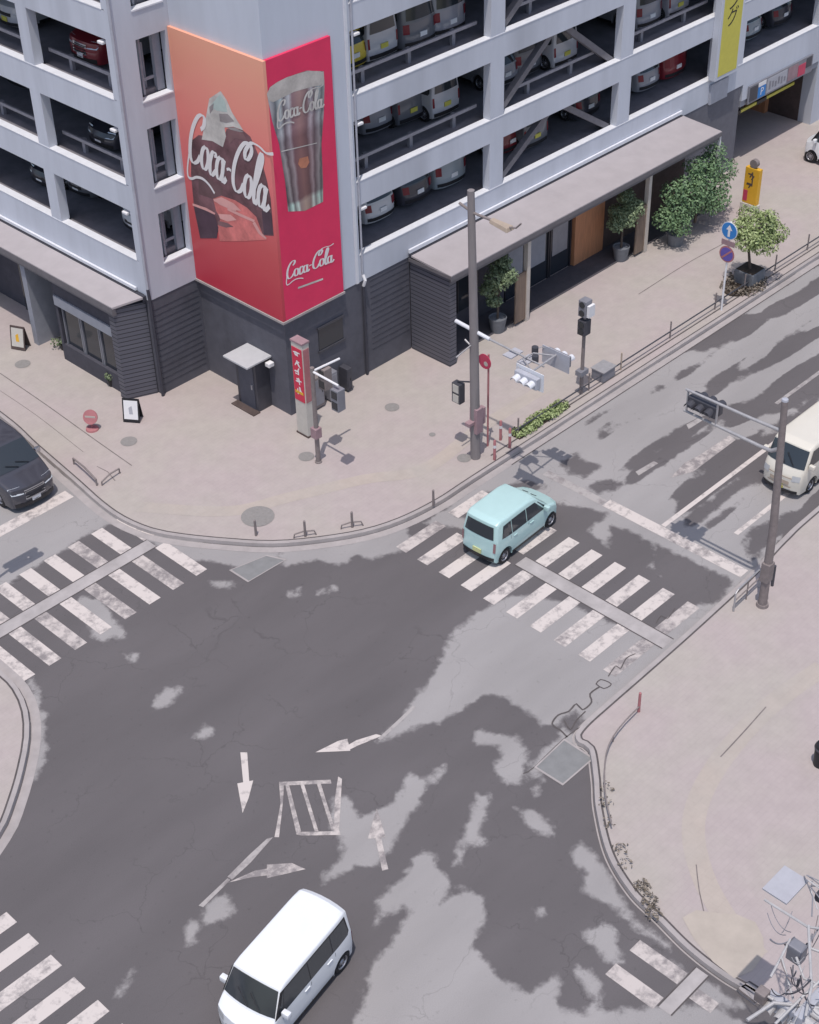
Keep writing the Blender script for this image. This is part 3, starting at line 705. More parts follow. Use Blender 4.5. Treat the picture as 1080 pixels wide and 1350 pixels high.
# left-hand front
YL1 = 46.0
colsL = [(YB+0.281, 4.99), (9.40, 10.02), (14.45, 15.05), (19.5, 20.1), (24.6, 25.2), (29.7, 30.3), (34.8, 35.4), (39.9, 40.5)]
for i, z in enumerate(LL):
    zb = z-0.95 if i else 4.25
    mb = MB(); mb.box(XW, XW+0.28, YB+0.281, YL1, zb, z); p = part(mb, 'parapet', M['wall'])
    c = MB(); c.box(XW-0.012, XW+0.30, 4.99, YL1, z+0.001, z+0.035); part(c, 'parapet_cap', M['sillcap'], p)
    mb = MB(); mb.box(XW+0.29, 3.40, YB+0.4 if i == 5 else 5.0, YL1, z-0.45, z-0.06); part(mb, 'deck', M['inside'])
    if i: mb = MB(); mb.box(XW+0.29, 3.40, 5.0, YL1, z-0.62, z-0.46); part(mb, 'soffit', M['insideshade'])
for y0, y1 in colsL:
    mb = MB()
    for i in range(len(LL)-1): mb.box(XW+0.001, XW+0.36 if y0 > 5 else XW+0.28, y0, y1, LL[i]+0.036, LL[i+1]-0.951)
    part(mb, 'column', M['wall'])
mb = MB(); mb.box(3.1, 3.4, 15.31, YL1, 4.0, 20.3); mb.box(XW, 3.4, YL1+0.01, YL1+0.3, 0, 20.4); part(mb, 'inner_wall', M['insideshade'])
for i in range(1, 5):
    for y0, y1 in [(5.02, 9.38), (10.04, 14.43), (15.07, 19.48), (20.12, 24.58)]:
        mb = MB(); zf = LL[i]
        mb.box(XW+0.62, XW+0.70, y0, y1, zf+0.38, zf+0.50)
        for k in (0.25, 0.75): yy = y0+(y1-y0)*k; mb.box(XW+0.71, XW+0.83, yy-0.08, yy+0.08, zf-0.06, zf+0.48)
        part(mb, 'guard_rail', M['rail'])
# roof
mb = MB(); mb.prism([(XR0, 0.4), (XR1, 0.4), (XR1, 15), (3.4, 15), (3.4, YL1), (XW+0.3, YL1), (XW+0.3, YB+0.4), (0.4, YB+0.4), (0.4, 0.4)], 20.0, 20.08); part(mb, 'roof', M['inside'])
# dark ground storey
mb = MB()
mb.box(0.02, 0.4, 0.02, YB+0.02, 0, 4.069); mb.box(0.401, 6.25, 0.02, 0.4, 0, 4.069); mb.box(XW+0.02, 0.019, YB+0.02, YB+0.4, 0, 4.069)
part(mb, 'ground_storey_wall', M['base'])
mb = MB()
for k in range(13): mb.box(4.2, 6.2, 0.008, 0.019, 1.0+0.24*k, 1.012+0.24*k)
part(mb, 'cladding_joint', M['pipedark']); mb = MB()
for k in range(14): mb.box(XW+0.1, -0.1, YB+0.008, YB+0.019, 0.5+0.24*k, 0.512+0.24*k)
part(mb, 'cladding_joint', M['pipedark'])
mb = MB(); mb.box(27.6, 46, 0.05, 0.3, 3.0, 3.299); part(mb, 'entrance_lintel', M['shopgrey'])
mb = MB(); mb.box(22.92, 27.45, 0.02, 0.5, 0, 4.068); part(mb, 'entrance_pier', M['darkgrey2'])
mb = MB(); mb.box(33.9, 34.9, 0.0, 0.7, 0, 3.299); part(mb, 'entrance_pier', M['wall'])
mb = MB(); mb.box(35.9, 46, 0.02, 0.3, 0, 2.99); part(mb, 'ground_storey_wall', M['base'])
mb = MB(); mb.box(27.45, 27.75, 0.6, 15, 0, 4.6); mb.box(33.9, 34.2, 0.71, 15, 0, 4.6); part(mb, 'ramp_wall', M['browndark'])
mb = MB(); mb.box(33.6, 33.89, 2.4, 9, 0.1, 3.6); part(mb, 'ramp_cladding', M['wood'])
mb = MB(); mb.box(27.76, 33.5, 0.9, 0.98, 2.02, 2.16); mb.box(27.76, 27.86, 0.9, 1.0, 1.9, 3.2); part(mb, 'height_bar', M['yellow'])
for k in (0.5, 2.6): 
    mb = MB(); mb.box(27.76+k, 27.76+k+0.8, 0.885, 0.995, 2.0, 2.18); part(mb, 'height_bar_band', M['black'])
# downpipes and lamps
def pipe(pts, r, m): mb = MB(); mb.tube(pts, r, 8); return part(mb, 'downpipe', m, smooth=True)
pipe([(XW-0.05, YB-0.06, 20), (XW-0.05, YB-0.06, 4.6)], 0.055, M['pipe']); pipe([(XW-0.05, YB-0.06, 4.58), (XW-0.02, YB-0.06, 4.1), (XW-0.02, YB-0.06, 0.12)], 0.06, M['pipedark'])
pipe([(3.80, -0.05, 20), (3.80, -0.05, 4.35)], 0.035, M['pipe']); pipe([(3.80, -0.07, 4.34), (3.80, -0.16, 4.15), (3.80, -0.07, 3.9)], 0.06, M['white']); pipe([(3.80, -0.06, 3.9), (3.80, -0.06, 0.12)], 0.05, M['pipedark'])
for i in range(5):
    for pos in ((4.0, 0.14, LR[i+1]-SH-0.16), (XW+0.14, 5.25, LL[i+1]-1.12)):
        mb = MB(); x, y, z = pos
        if x > 0: mb.box(x-0.13, x+0.15, y-0.2, y+0.02, z-0.04, z+0.05)
        else: mb.box(x-0.2, x+0.02, y-0.13, y+0.15, z-0.04, z+0.05)
        part(mb, 'deck_lamp', M['white'], bevel=0.02)
# small barred window and vent in the dark wall
mb = MB(); mb.box(1.55, 2.75, -0.005, 0.015, 2.15, 3.05); wv = part(mb, 'window', M['shopglass'])
mb = MB(); mb.box(1.5, 2.8, -0.05, -0.006, 3.05, 3.12); mb.box(1.5, 2.8, -0.05, -0.006, 2.08, 2.15); part(mb, 'window_frame', M['darkgrey'], wv)

# ------------------------------------------------------------------ corner billboard
ZB0, ZB1, XB = 4.13, 13.40, 2.77
bb = thing('billboard', 'two sided corner billboard with red soft drink advertising on the dark base wall', 'billboard')
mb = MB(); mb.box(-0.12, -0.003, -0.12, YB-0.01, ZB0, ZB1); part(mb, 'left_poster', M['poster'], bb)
mb = MB(); mb.box(-0.003, XB, -0.12, -0.003, ZB0, ZB1); part(mb, 'right_poster', M['posterred'], bb)
mb = MB(); mb.box(-0.17, -0.125, -0.17, YB+0.02, ZB0-0.09, ZB0-0.005); mb.box(-0.125, XB+0.03, -0.17, -0.125, ZB0-0.09, ZB0-0.005); part(mb, 'bottom_trim', M['kerb'], bb)
XF = -0.12; YF = -0.12
def LP(u, v, d=0.004): p = up(u, v, XF-d, 0); return (XF-d, float(p[1]), float(p[2]))
def RP(u, v, d=0.004): p = up(u, v, YF-d, 1); return (float(p[0]), YF-d, float(p[2]))
def art(pf, pts, m, name, d=0.004): mb = MB(); mb.face([pf(u, v, d) for u, v in pts]); return part(mb, name, m, bb, fixn=False)
M['canopy'] = mat('canopy_sheet', (0.50, 0.50, 0.515), 0.6, var=0.06)
M['artdark'] = mat('art_dark_bottle', (0.17, 0.085, 0.095), 0.5, var=0.55, scale=1.1)
M['artdark2'] = mat('art_brown', (0.16, 0.09, 0.095), 0.5, var=0.25, scale=1.2)
M['artpale'] = mat('art_pale', (0.60, 0.57, 0.53), 0.5, var=0.28, scale=1.5)
M['artgreen'] = mat('art_pale_green', (0.47, 0.56, 0.52), 0.5, var=0.1, scale=2)
M['artskin'] = mat('art_skin', (0.64, 0.19, 0.175), 0.5, var=0.3, scale=1.6)
M['artskin2'] = mat('art_skin_light', (0.76, 0.40, 0.37), 0.5, var=0.1, scale=2)
M['artrim'] = mat('art_glass_edge', (0.19, 0.18, 0.185), 0.4, var=0.15, scale=2)
M['artcola'] = mat('art_cola', (0.23, 0.125, 0.13), 0.45, var=0.2, scale=1.3)
M['artcola2'] = mat('art_cola_dark', (0.19, 0.085, 0.085), 0.45, var=0.2, scale=1.3)
M['artwhite'] = mat('art_white_ink', (0.80, 0.77, 0.76), 0.5, var=0.04)
art(LP, [(252, 186), (262, 178), (275, 180), (291, 192), (299, 170), (318, 170), (330, 180), (338, 198), (346, 216), (352, 238), (357, 262), (361, 311), (346, 310), (336, 300), (300, 285), (284, 312), (264, 314), (256, 275), (252, 230)], M['artdark'], 'bottle_picture')
art(LP, [(266, 184), (271, 158), (276, 130), (291, 120), (299, 132), (306, 148), (321, 172), (308, 167), (296, 168), (298, 180), (294, 194), (280, 186)], M['artpale'], 'foam_picture', 0.008)
art(LP, [(277, 140), (290, 124), (297, 134), (300, 148), (286, 146)], M['artgreen'], 'foam_picture', 0.011)
art(LP, [(300, 170), (308, 168), (320, 174), (326, 186), (310, 182), (302, 190)], M['artcola'], 'foam_picture', 0.011)
art(LP, [(262, 220), (276, 236), (292, 246), (296, 262), (280, 262), (262, 256)], M['artdark2'], 'bottle_picture', 0.007)
art(LP, [(281, 262), (292, 258), (310, 264), (326, 274), (338, 286), (346, 308), (352, 316), (318, 318), (290, 318), (287, 298), (291, 288), (285, 278)], M['artskin'], 'hand_picture', 0.008)
art(LP, [(281, 263), (292, 260), (308, 268), (318, 278), (304, 276), (290, 270)], M['artskin2'], 'hand_picture', 0.011)
art(LP, [(288, 282), (304, 283), (312, 290), (300, 292), (290, 288)], M['artskin2'], 'hand_picture', 0.011)
art(LP, [(287, 291), (300, 294), (308, 299), (298, 300), (288, 297)], M['artcola'], 'hand_picture', 0.0115)
M['artplum'] = mat('art_plum', (0.09, 0.055, 0.075), 0.5, var=0.2, scale=1.5)
M['artgrey'] = mat('art_grey', (0.31, 0.275, 0.27), 0.5, var=0.2, scale=1.5)
art(LP, [(256, 270), (268, 272), (282, 280), (288, 300), (286, 314), (264, 314)], M['artplum'], 'bottle_picture', 0.0125)
art(LP, [(345, 278), (352, 276), (358, 282), (360, 309), (348, 309)], M['artplum'], 'bottle_picture', 0.0125)
for q in ([(254, 268), (272, 274), (284, 281), (283, 283), (270, 277), (254, 271)], [(300, 274), (318, 282), (336, 290), (335, 293), (316, 285), (300, 277)], [(336, 292), (344, 306), (352, 314), (350, 315), (341, 308), (333, 294)],
          [(282, 262), (300, 269), (312, 277), (310, 279), (296, 272), (282, 265)]):
    art(LP, q, M['artskin2'], 'picture_highlight', 0.0135)
art(LP, [(299, 168), (310, 168), (322, 174), (316, 174), (304, 171)], M['artgrey'], 'foam_picture', 0.0135)
art(LP, [(276, 141), (282, 136), (281, 144), (277, 150)], M['artgrey'], 'foam_picture', 0.0135)
art(LP, [(289, 150), (300, 150), (309, 160), (298, 162), (290, 160)], M['artgrey'], 'foam_picture', 0.0135)
# the glass on the right-hand poster
M['artfoam'] = mat('art_foam', (0.52, 0.48, 0.44), 0.5, var=0.28, scale=1.8)
M['artamber'] = mat('art_amber_glow', (0.50, 0.20, 0.12), 0.5, var=0.2, scale=3)
def glass_art(name):
    P_ = [np.array(RP(*q)) for q in [(352, 124), (428, 112), (380, 279), (426, 266)]]
    zt, zb = (P_[0][2]+P_[1][2])/2, (P_[2][2]+P_[3][2])/2
    m = bpy.data.materials.new(name); t, b = nodes(m); N = t.nodes; L = t.links
    tc = N.new('ShaderNodeTexCoord'); sp = N.new('ShaderNodeSeparateXYZ'); L.new(tc.outputs['Object'], sp.inputs[0])
    nz = N.new('ShaderNodeTexNoise'); nz.inputs['Scale'].default_value = 2.2; nz.inputs['Detail'].default_value = 5; L.new(tc.outputs['Object'], nz.inputs['Vector'])
    def mr(src, a, b_, c, d): 
        r = N.new('ShaderNodeMapRange'); r.clamp = True
        for k, v in (('From Min', a), ('From Max', b_), ('To Min', c), ('To Max', d)): r.inputs[k].default_value = v
        L.new(src, r.inputs['Value']); return r.outputs[0]
    def mth(op, a, b_):
        n = N.new('ShaderNodeMath'); n.operation = op
        for i, q in enumerate((a, b_)):
            if isinstance(q, (int, float)): n.inputs[i].default_value = q
            else: L.new(q, n.inputs[i])
        return n.outputs[0]
    tt = mr(sp.outputs['Z'], zb, zt, 0, 1)
    xl = mr(sp.outputs['Z'], zb, zb+(zt-zb)*0.6, P_[2][0], (P_[0][0]*0.75+P_[2][0]*0.25)); xr = mr(sp.outputs['Z'], zb, zt, P_[3][0], P_[1][0])
    u = mth('DIVIDE', mth('SUBTRACT', sp.outputs['X'], xl), mth('SUBTRACT', xr, xl))
    u = mth('ADD', u, mth('MULTIPLY', mth('SUBTRACT', nz.outputs['Fac'], 0.5), 0.10))
    def ramp(src, els):
        c = N.new('ShaderNodeValToRGB'); e = c.color_ramp.elements; e[0].position, e[0].color = els[0][0], (*els[0][1], 1); e[1].position, e[1].color = els[-1][0], (*els[-1][1], 1)
        for p, q in els[1:-1]: k = e.new(p); k.color = (*q, 1)
        L.new(src, c.inputs['Fac']); return c.outputs['Color']
    across = ramp(u, [(0.0, (.30, .24, .25)), (0.07, (.10, .09, .10)), (0.16, (.42, .38, .38)), (0.22, (.12, .08, .09)), (0.32, (.42, .34, .35)), (0.38, (.22, .11, .12)), (0.52, (.30, .15, .14)), (0.66, (.17, .085, .09)), (0.74, (.40, .30, .31)), (0.80, (.14, .09, .10)), (0.90, (.34, .30, .30)), (0.95, (.10, .10, .10)), (1.0, (.26, .22, .22))])
    down = ramp(mth('ADD', tt, mth('MULTIPLY', mth('SUBTRACT', nz.outputs['Fac'], 0.5), 0.05)), [(0.0, (1.5, 2.1, 1.8)), (0.06, (1.5, 2.2, 1.9)), (0.10, (0.75, 0.75, 0.75)), (0.40, (0.95, 0.92, 0.92)), (0.62, (0.85, 0.85, 0.9)), (0.70, (1.3, 1.45, 1.5)), (0.84, (1.2, 1.4, 1.4)), (1.0, (1.5, 1.9, 1.9))])
    v = N.new('ShaderNodeMix'); v.data_type = 'RGBA'; v.blend_type = 'MULTIPLY'; v.inputs['Factor'].default_value = 1.0; v.clamp_result = False
    L.new(across, v.inputs['A']); L.new(down, v.inputs['B']); L.new(v.outputs['Result'], b.inputs['Base Color']); b.inputs['Roughness'].default_value = 0.45
    return m
M['artglass'] = glass_art('art_glass_print')
art(RP, [(352, 124), (360, 112), (378, 102), (404, 93), (427, 94), (428, 112), (427, 150), (424, 190), (426, 240), (426, 266), (402, 278), (380, 279), (376, 240), (368, 190), (359, 160)], M['artglass'], 'glass_picture')
art(RP, [(352, 124), (356, 115), (366, 108), (376, 103), (390, 98), (404, 94), (418, 93.5), (427, 95), (427, 112), (414, 114), (402, 117), (388, 121), (374, 128), (360, 135), (354, 132)], M['artfoam'], 'foam_picture', 0.008)
art(RP, [(395, 209), (406, 206), (408, 214), (404, 221), (397, 222), (393, 216)], M['artamber'], 'glass_highlight', 0.011)
mb = MB(); mb.face([RP(371, 199, .0125), RP(418, 188, .0125), RP(418, 189, .0125), RP(371, 200.5, .0125)]); part(mb, 'glass_highlight', M['artpale'], bb, fixn=False)
# ---- script lettering: each letter is a set of pen strokes, thick on the way down and thin on the way up
def cat(pts, n=10):
    P = [np.array(p, float) for p in pts]; out = []
    for i in range(len(P)-1):
        p0 = P[max(i-1, 0)]; p1 = P[i]; p2 = P[i+1]; p3 = P[min(i+2, len(P)-1)]
        for j in range(n):
            t = j/n; out.append(0.5*((2*p1)+(-p0+p2)*t+(2*p0-5*p1+4*p2-p3)*t*t+(-p0+3*p1-3*p2+p3)*t**3))
    out.append(P[-1]); return np.array(out)
def ring(cx, cy, rx, ry, a0=100, a1=460, n=9): return [(cx+rx*math.cos(math.radians(a0+(a1-a0)*i/n)), cy+ry*math.sin(math.radians(a0+(a1-a0)*i/n))) for i in range(n+1)]
STROKES = [
 # first capital, with its curled tail running under the small letters
 [(1.02, 1.55), (1.22, 1.75), (1.25, 2.05), (1.02, 2.15), (0.70, 1.95), (0.42, 1.45), (0.30, 0.85), (0.36, 0.25), (0.62, 0.00), (0.95, 0.15), (1.15, 0.45)],
 [(0.30, 0.85), (0.26, 0.2), (0.22, -0.35), (0.32, -0.72), (0.62, -0.72), (1.0, -0.52), (1.5, -0.42), (2.05, -0.50), (2.5, -0.70)],
 ring(1.52, 0.50, 0.27, 0.47),
 [(2.36, 0.80), (2.28, 0.96), (2.08, 0.93), (1.95, 0.55), (2.0, 0.12), (2.18, 0.0), (2.42, 0.25)],
 ring(2.72, 0.48, 0.25, 0.46), [(3.0, 0.95), (2.95, 0.5), (2.98, 0.08), (3.12, 0.02), (3.28, 0.25)],
 [(3.25, 0.62), (3.42, 0.70), (3.58, 0.68)],
 # second capital, its top stroke sweeping over the last letters
 [(4.60, 0.45), (4.42, 0.12), (4.10, 0.0), (3.82, 0.30), (3.78, 0.95), (3.98, 1.60), (4.35, 2.10), (4.75, 2.22), (4.95, 1.98), (4.78, 1.62), (4.55, 1.55), (4.50, 1.85), (4.85, 2.28), (5.4, 2.36), (6.0, 2.28), (6.5, 2.42)],
 ring(4.95, 0.50, 0.27, 0.47),
 [(5.38, 0.5), (5.62, 1.2), (5.78, 1.9), (5.66, 2.12), (5.50, 1.7), (5.42, 0.9), (5.46, 0.2), (5.60, 0.0), (5.78, 0.22)],
 ring(6.02, 0.48, 0.25, 0.46), [(6.31, 0.95), (6.25, 0.5), (6.28, 0.08), (6.42, 0.0), (6.66, 0.28)],
]
def script(to3, parent, m, wmax=0.30, wmin=0.10, name='logo_lettering', shear=0.16):
    mb = MB()
    for si, s in enumerate(STROKES):
        c = cat(s, 8); c[:, 0] += shear*(c[:, 1]-0.9); T = np.gradient(c, axis=0); T /= np.linalg.norm(T, axis=1)[:, None]+1e-9
        w = wmin+(wmax-wmin)*np.clip(np.abs(T[:, 1])*1.1-0.12, 0, 1)
        if s[0] == (0.30, 0.85) or si == 6: w = w*0+wmin*1.5
        N = np.stack([-T[:, 1], T[:, 0]], 1); A = c+N*w[:, None]/2; B = c-N*w[:, None]/2
        mb.quadrow([to3(x, y, 0.0006*si+0.00006*i) for i, (x, y) in enumerate(A)], [to3(x, y, 0.0006*si+0.00006*i) for i, (x, y) in enumerate(B)])
    return mb.build(name, m, parent, fixn=False)
def bilinear(pf, q, d):
    """q = photo corners (bottom-left, bottom-right, top-right, top-left) of the 0..6.6 x 0..2.3 lettering box on a flat board"""
    Q = [np.array(pf(*c, d)) for c in q]
    ax = Q[0]; ex = (Q[1]-Q[0]); ey = (Q[3]-Q[0])
    ax_i = 0 if pf is LP else 1
    off = np.zeros(3); off[ax_i] = -1
    return lambda x, y, dd=0.0: tuple(ax+ex*(x/6.6)+ey*(y/2.3)+off*dd)
script(bilinear(LP, [(247, 209), (356, 281), (356, 207), (246, 134)], 0.015), bb, M['artwhite'], 0.27, 0.075)
script(bilinear(RP, [(365, 161), (428, 140), (426, 112), (361, 134)], 0.016), bb, M['artpale'], 0.27, 0.10)
script(bilinear(RP, [(377, 369), (441, 344), (440, 320), (374, 347)], 0.006), bb, M['artwhite'], 0.27, 0.085)
mb = MB(); mb.face([RP(393, 378.5, .006), RP(426, 366.5, .006), RP(426, 369, .006), RP(393, 381, .006)]); part(mb, 'logo_underline', M['artpale'], bb, fixn=False)

# ------------------------------------------------------------------ little vestibule on the dark wall
vb = thing('entrance_booth', 'small dark booth with flat white canopy on the dark corner wall under the billboard', 'booth', (0, 1.6, 0))
mb = MB(); mb.box(-0.62, 0.018, -0.55, 0.55, 0.12, 2.24); part(mb, 'booth_wall', M['darkgrey'], vb)
mb = MB(); mb.box(-1.15, 0.015, -0.75, 0.55, 2.25, 2.32); part(mb, 'canopy', M['canopy'], vb, bevel=0.01)
mb = MB(); mb.box(-0.64, -0.621, -0.4, 0.4, 0.14, 2.1); d = part(mb, 'door', M['base'], vb)
mb = MB(); mb.box(-0.68, -0.641, -0.34, -0.28, 1.0, 1.2); part(mb, 'handle', M['steel'], d)
mb = MB(); mb.box(-0.95, -0.621, -0.62, 0.62, 0.12, 0.155); part(mb, 'step', M['browndark'], vb)
mb = MB(); mb.box(-0.3, -0.05, -0.95, -0.72, 2.0, 2.16); part(mb, 'wall_lamp', M['white'], vb, bevel=0.02)

# ------------------------------------------------------------------ shop under the left-hand decks
sl = thing('shop', 'dark tiled shop with a beige sheet roof under the left decks', 'shop', (0, 0, 0))
def partl(mb, n, m, par=sl, **k): return mb.build(n, m, par, **k)
mb = MB(); mb.prism([(-3.38, 5.28), (XW-0.02, 4.80), (XW-0.02, 5.2), (-3.38, 5.6)], 0, 3.95); partl(mb, 'end_wall', M['tile'])
mb = MB(); mb.add([(-3.45, 5.22, 3.98), (XW-0.16, 4.72, 4.16), (XW-0.16, 44, 4.16), (-3.45, 44, 3.98), (-3.45, 5.22, 4.06), (XW-0.16, 4.72, 4.24), (XW-0.16, 44, 4.24), (-3.45, 44, 4.06)],
   [(0, 3, 2, 1), (4, 5, 6, 7), (0, 1, 5, 4), (1, 2, 6, 5), (2, 3, 7, 6), (3, 0, 4, 7)]); rf = partl(mb, 'roof', M['roof'])
mb = MB(); mb.box(-3.47, -3.451, 5.2, 44, 3.78, 4.03); mb.box(-3.45, -3.3, 5.2, 44, 3.70, 3.97); partl(mb, 'fascia', M['roofedge'], rf)
mb = MB(); mb.box(XW-0.15, XW-0.03, 4.7, 44, 4.05, 4.26); partl(mb, 'roof_gutter', M['pipedark'], rf)
mb = MB(); mb.box(XW-0.10, XW-0.013, 5.2, 44, 4.30, 4.42); partl(mb, 'roof_trim', M['sillcap'], rf)
mb = MB(); mb.box(-3.20, -2.95, 5.61, 9.2, 0, 0.85); mb.box(-3.20, -2.95, 9.2, 9.35, 0, 3.7); mb.box(-3.2, -2.95, 5.61, 9.199, 2.7, 3.7); partl(mb, 'front_wall', M['shopwall'])
mb = MB(); mb.box(-3.26, -3.201, 5.61, 9.3, 2.55, 2.95); partl(mb, 'lintel', M['shopgrey'])
for y0, y1 in ((5.7, 6.8), (6.85, 7.95), (8.0, 9.1)):
    mb = MB(); mb.box(-3.06, -3.03, y0, y1, 0.86, 2.69); w_ = partl(mb, 'shop_window', M['shopglass'])
    mb = MB(); mb.box(-3.12, -3.061, y0, y0+0.05, 0.86, 2.69); mb.box(-3.12, -3.061, y1-0.05, y1, 0.86, 2.69); mb.box(-3.12, -3.061, y0+0.051, y1-0.051, 2.62, 2.69); partl(mb, 'window_frame', M['steelframe'], w_)
mb = MB(); mb.box(-1.9, -1.7, 9.0, 44, 0, 3.9); partl(mb, 'back_wall', M['shopwall'])
mb = MB(); mb.box(-3.3, -1.91, 10.9, 11.2, 0, 3.85); partl(mb, 'divider_wall', M['shopgrey'])
mb = MB(); mb.box(-2.0, -1.91, 12, 13.6, 0.1, 2.4); dd_ = partl(mb, 'door', M['shopglass'])
for y in (16.2, 21.4, 26.6):
    mb = MB(); mb.box(-3.3, -1.91, y, y+0.3, 0, 3.85); partl(mb, 'divider_wall', M['shopgrey'])
mb = MB(); mb.box(-2.9, -2.4, 5.7, 5.9, 1.2, 2.2); mb.box(-2.8, -2.5, 6.4, 7.1, 1.0, 1.7); partl(mb, 'display', M['shopgrey'])

# ------------------------------------------------------------------ shop under the right-hand decks
sr = thing('shop', 'long shop with a beige lean to roof, wooden panel and glass doors beside the bushes', 'shop', (0, 0, 0))
def partr(mb, n, m, par=sr, **k): return mb.build(n, m, par, **k)
M['slat'] = mat('brown_slats', (0.21, 0.155, 0.12), 0.7, var=0.2, scale=2, stretch=(9, 9, 0.5))
M['terraceshade'] = mat('terrace_shadow_tile', (0.085, 0.08, 0.092), 0.8, var=0.15)  # dark tile slab fills the roof's shadow band, deepening it by colour
XS0, XS1 = 6.26, 22.9
mb = MB(); mb.box(6.63, 22.8, -1.62, -0.36, 0.05, PZ+0.03); partr(mb, 'terrace_shadow_floor', M['terraceshade'])
mb = MB(); mb.box(XS0, 6.62, -2.0, 0.0, 0, 3.93); partr(mb, 'end_wall', M['tile'])
mb = MB(); mb.add([(XS0-0.08, -2.16, 4.0), (XS1, -2.16, 4.0), (XS1, -0.16, 4.12), (XS0-0.08, -0.16, 4.12), (XS0-0.08, -2.16, 4.07), (XS1, -2.16, 4.07), (XS1, -0.16, 4.19), (XS0-0.08, -0.16, 4.19)],
   [(0, 3, 2, 1), (4, 5, 6, 7), (0, 1, 5, 4), (1, 2, 6, 5), (2, 3, 7, 6), (3, 0, 4, 7)]); rf = partr(mb, 'roof', M['roof'])
mb = MB(); mb.box(XS0-0.1, XS1+0.02, -2.18, -2.161, 3.86, 4.04); mb.box(XS0-0.1, XS0-0.081, -2.16, -0.03, 3.92, 4.06); mb.box(XS0, XS1, -2.1, -1.98, 3.70, 3.93); partr(mb, 'fascia', M['roofedge'], rf)
mb = MB(); mb.box(XS0-0.08, XS1, -0.15, -0.04, 4.05, 4.21); partr(mb, 'roof_gutter', M['pipedark'], rf)
mb = MB(); mb.box(XS0-0.08, XS1, -0.10, -0.013, 4.25, 4.40); partr(mb, 'roof_trim', M['sillcap'], rf)
mb = MB(); mb.box(XS1-0.05, XS1+0.02, -2.15, -2.05, 0.12, 3.85); partr(mb, 'corner_post', M['white'])
mb = MB(); mb.box(6.63, 11.2, -0.35, -0.15, 0, 3.9); mb.box(11.2, 15.4, -0.35, -0.15, 2.7, 3.9); partr(mb, 'front_wall', M['shopwall'])
mb = MB(); mb.box(17.3, XS1, -0.45, -0.15, 0, 3.9); partr(mb, 'front_wall', M['browndark'])
mb = MB(); mb.box(15.4, 17.299, -0.50, -0.15, 0.1, 3.6); partr(mb, 'wood_panel', M['wood'])
for k, (x0, x1) in enumerate(((11.25, 12.55), (12.6, 13.95), (14.0, 15.35))):
    mb = MB(); mb.box(x0, x1, -0.30, -0.27, 0.14, 2.68); d = partr(mb, 'glass_door', M['shopglass'])
    mb = MB(); mb.box(x0, x0+0.07, -0.36, -0.301, 0.14, 2.68); mb.box(x1-0.07, x1, -0.36, -0.301, 0.14, 2.68); partr(mb, 'door_frame', M['frame'], d)
    mb = MB(); mb.box(x0+0.2, x1-0.2, -0.30-0.012, -0.301, 1.0, 2.3); partr(mb, 'door_poster', M['shopgrey'] if k < 2 else M['steelframe'], d)
for x0, x1 in ((7.0, 8.2), (8.4, 9.6)):
    mb = MB(); mb.box(x0, x1, -0.38, -0.351, 0.9, 2.6); d = partr(mb, 'shop_window', M['shopglass'])
    mb = MB(); mb.box(x0, x1, -0.42, -0.381, 2.52, 2.6); mb.box(x0, x0+0.06, -0.42, -0.381, 0.9, 2.519); partr(mb, 'window_frame', M['frame'], d)
for x in (10.72, 18.3):
    mb = MB(); mb.box(x-0.02, x+0.16, -1.95, -1.75, 0.12, 3.85); p = partr(mb, 'roof_post', M['post'])
    mb = MB(); mb.box(x-0.62, x-0.021, -1.9, -1.84, 0.25, 2.35); partr(mb, 'slat_screen', M['slat'], p)

# ------------------------------------------------------------------ signs on the garage front
sg = thing('hanging_sign', 'tall yellow vertical sign with black lettering on the right hand column', 'sign', (25.62, 0, 4.9))
mb = MB(); mb.box(-0.85, 0.85, -0.34, -0.003, 0.25, 9.0); part(mb, 'sign_box', M['wall'], sg, bevel=0.02)
mb = MB(); mb.box(-0.68, 0.70, -0.352, -0.341, 0.42, 8.9); part(mb, 'sign_face', M['yellow'], sg)
lettering('パーキング', 0.85, (0, -0.358, 4.2), (1, 0, 0), (0, 0, 1), M['black'], sg, 'lettering', vert=True)
mb = MB(); mb.box(-0.7, 0.6, -0.10, -0.003, -0.9, 0.0); part(mb, 'blank_plate', M['pipe'], sg)
es = thing('entrance_sign', 'blue grey sign band with parking letters above the garage entrance', 'sign', (30.6, -0.02, 3.45))
mb = MB(); mb.box(-2.6, 2.6, -0.06, -0.003, -0.42, 0.42); part(mb, 'sign_band', M['grey'], es)
mb = MB(); mb.box(-2.5, -1.9, -0.075, -0.061, -0.33, 0.33); part(mb, 'sign_panel', M['darkgrey'], es)
mb = MB(); mb.box(-1.85, -1.25, -0.075, -0.061, -0.36, 0.16); p_ = part(mb, 'sign_panel', M['blue'], es)
lettering('P', 0.5, (-1.55, -0.08, -0.1), (1, 0, 0), (0, 0, 1), M['white'], es)
mb = MB(); mb.box(-1.85, -1.25, -0.075, -0.061, 0.17, 0.36); part(mb, 'sign_panel', M['white'], es)
mb = MB(); mb.box(-1.15, 0.45, -0.075, -0.061, -0.34, 0.34); part(mb, 'sign_panel', M['paleblue'], es)
mb = MB(); [mb.box(-1.0+0.24*k, -0.86+0.24*k, -0.082, -0.0755, -0.2+0.05*(k % 2), 0.2-0.07*(k % 3)) for k in range(6)]; part(mb, 'sign_marks', M['grey'], es)
mb = MB(); mb.box(0.55, 1.35, -0.075, -0.061, -0.3, 0.34); part(mb, 'sign_panel', M['pinkmetal'], es)
mb = MB(); mb.box(1.4, 2.0, -0.075, -0.061, -0.34, 0.2); part(mb, 'sign_panel', M['hydrantred'], es)
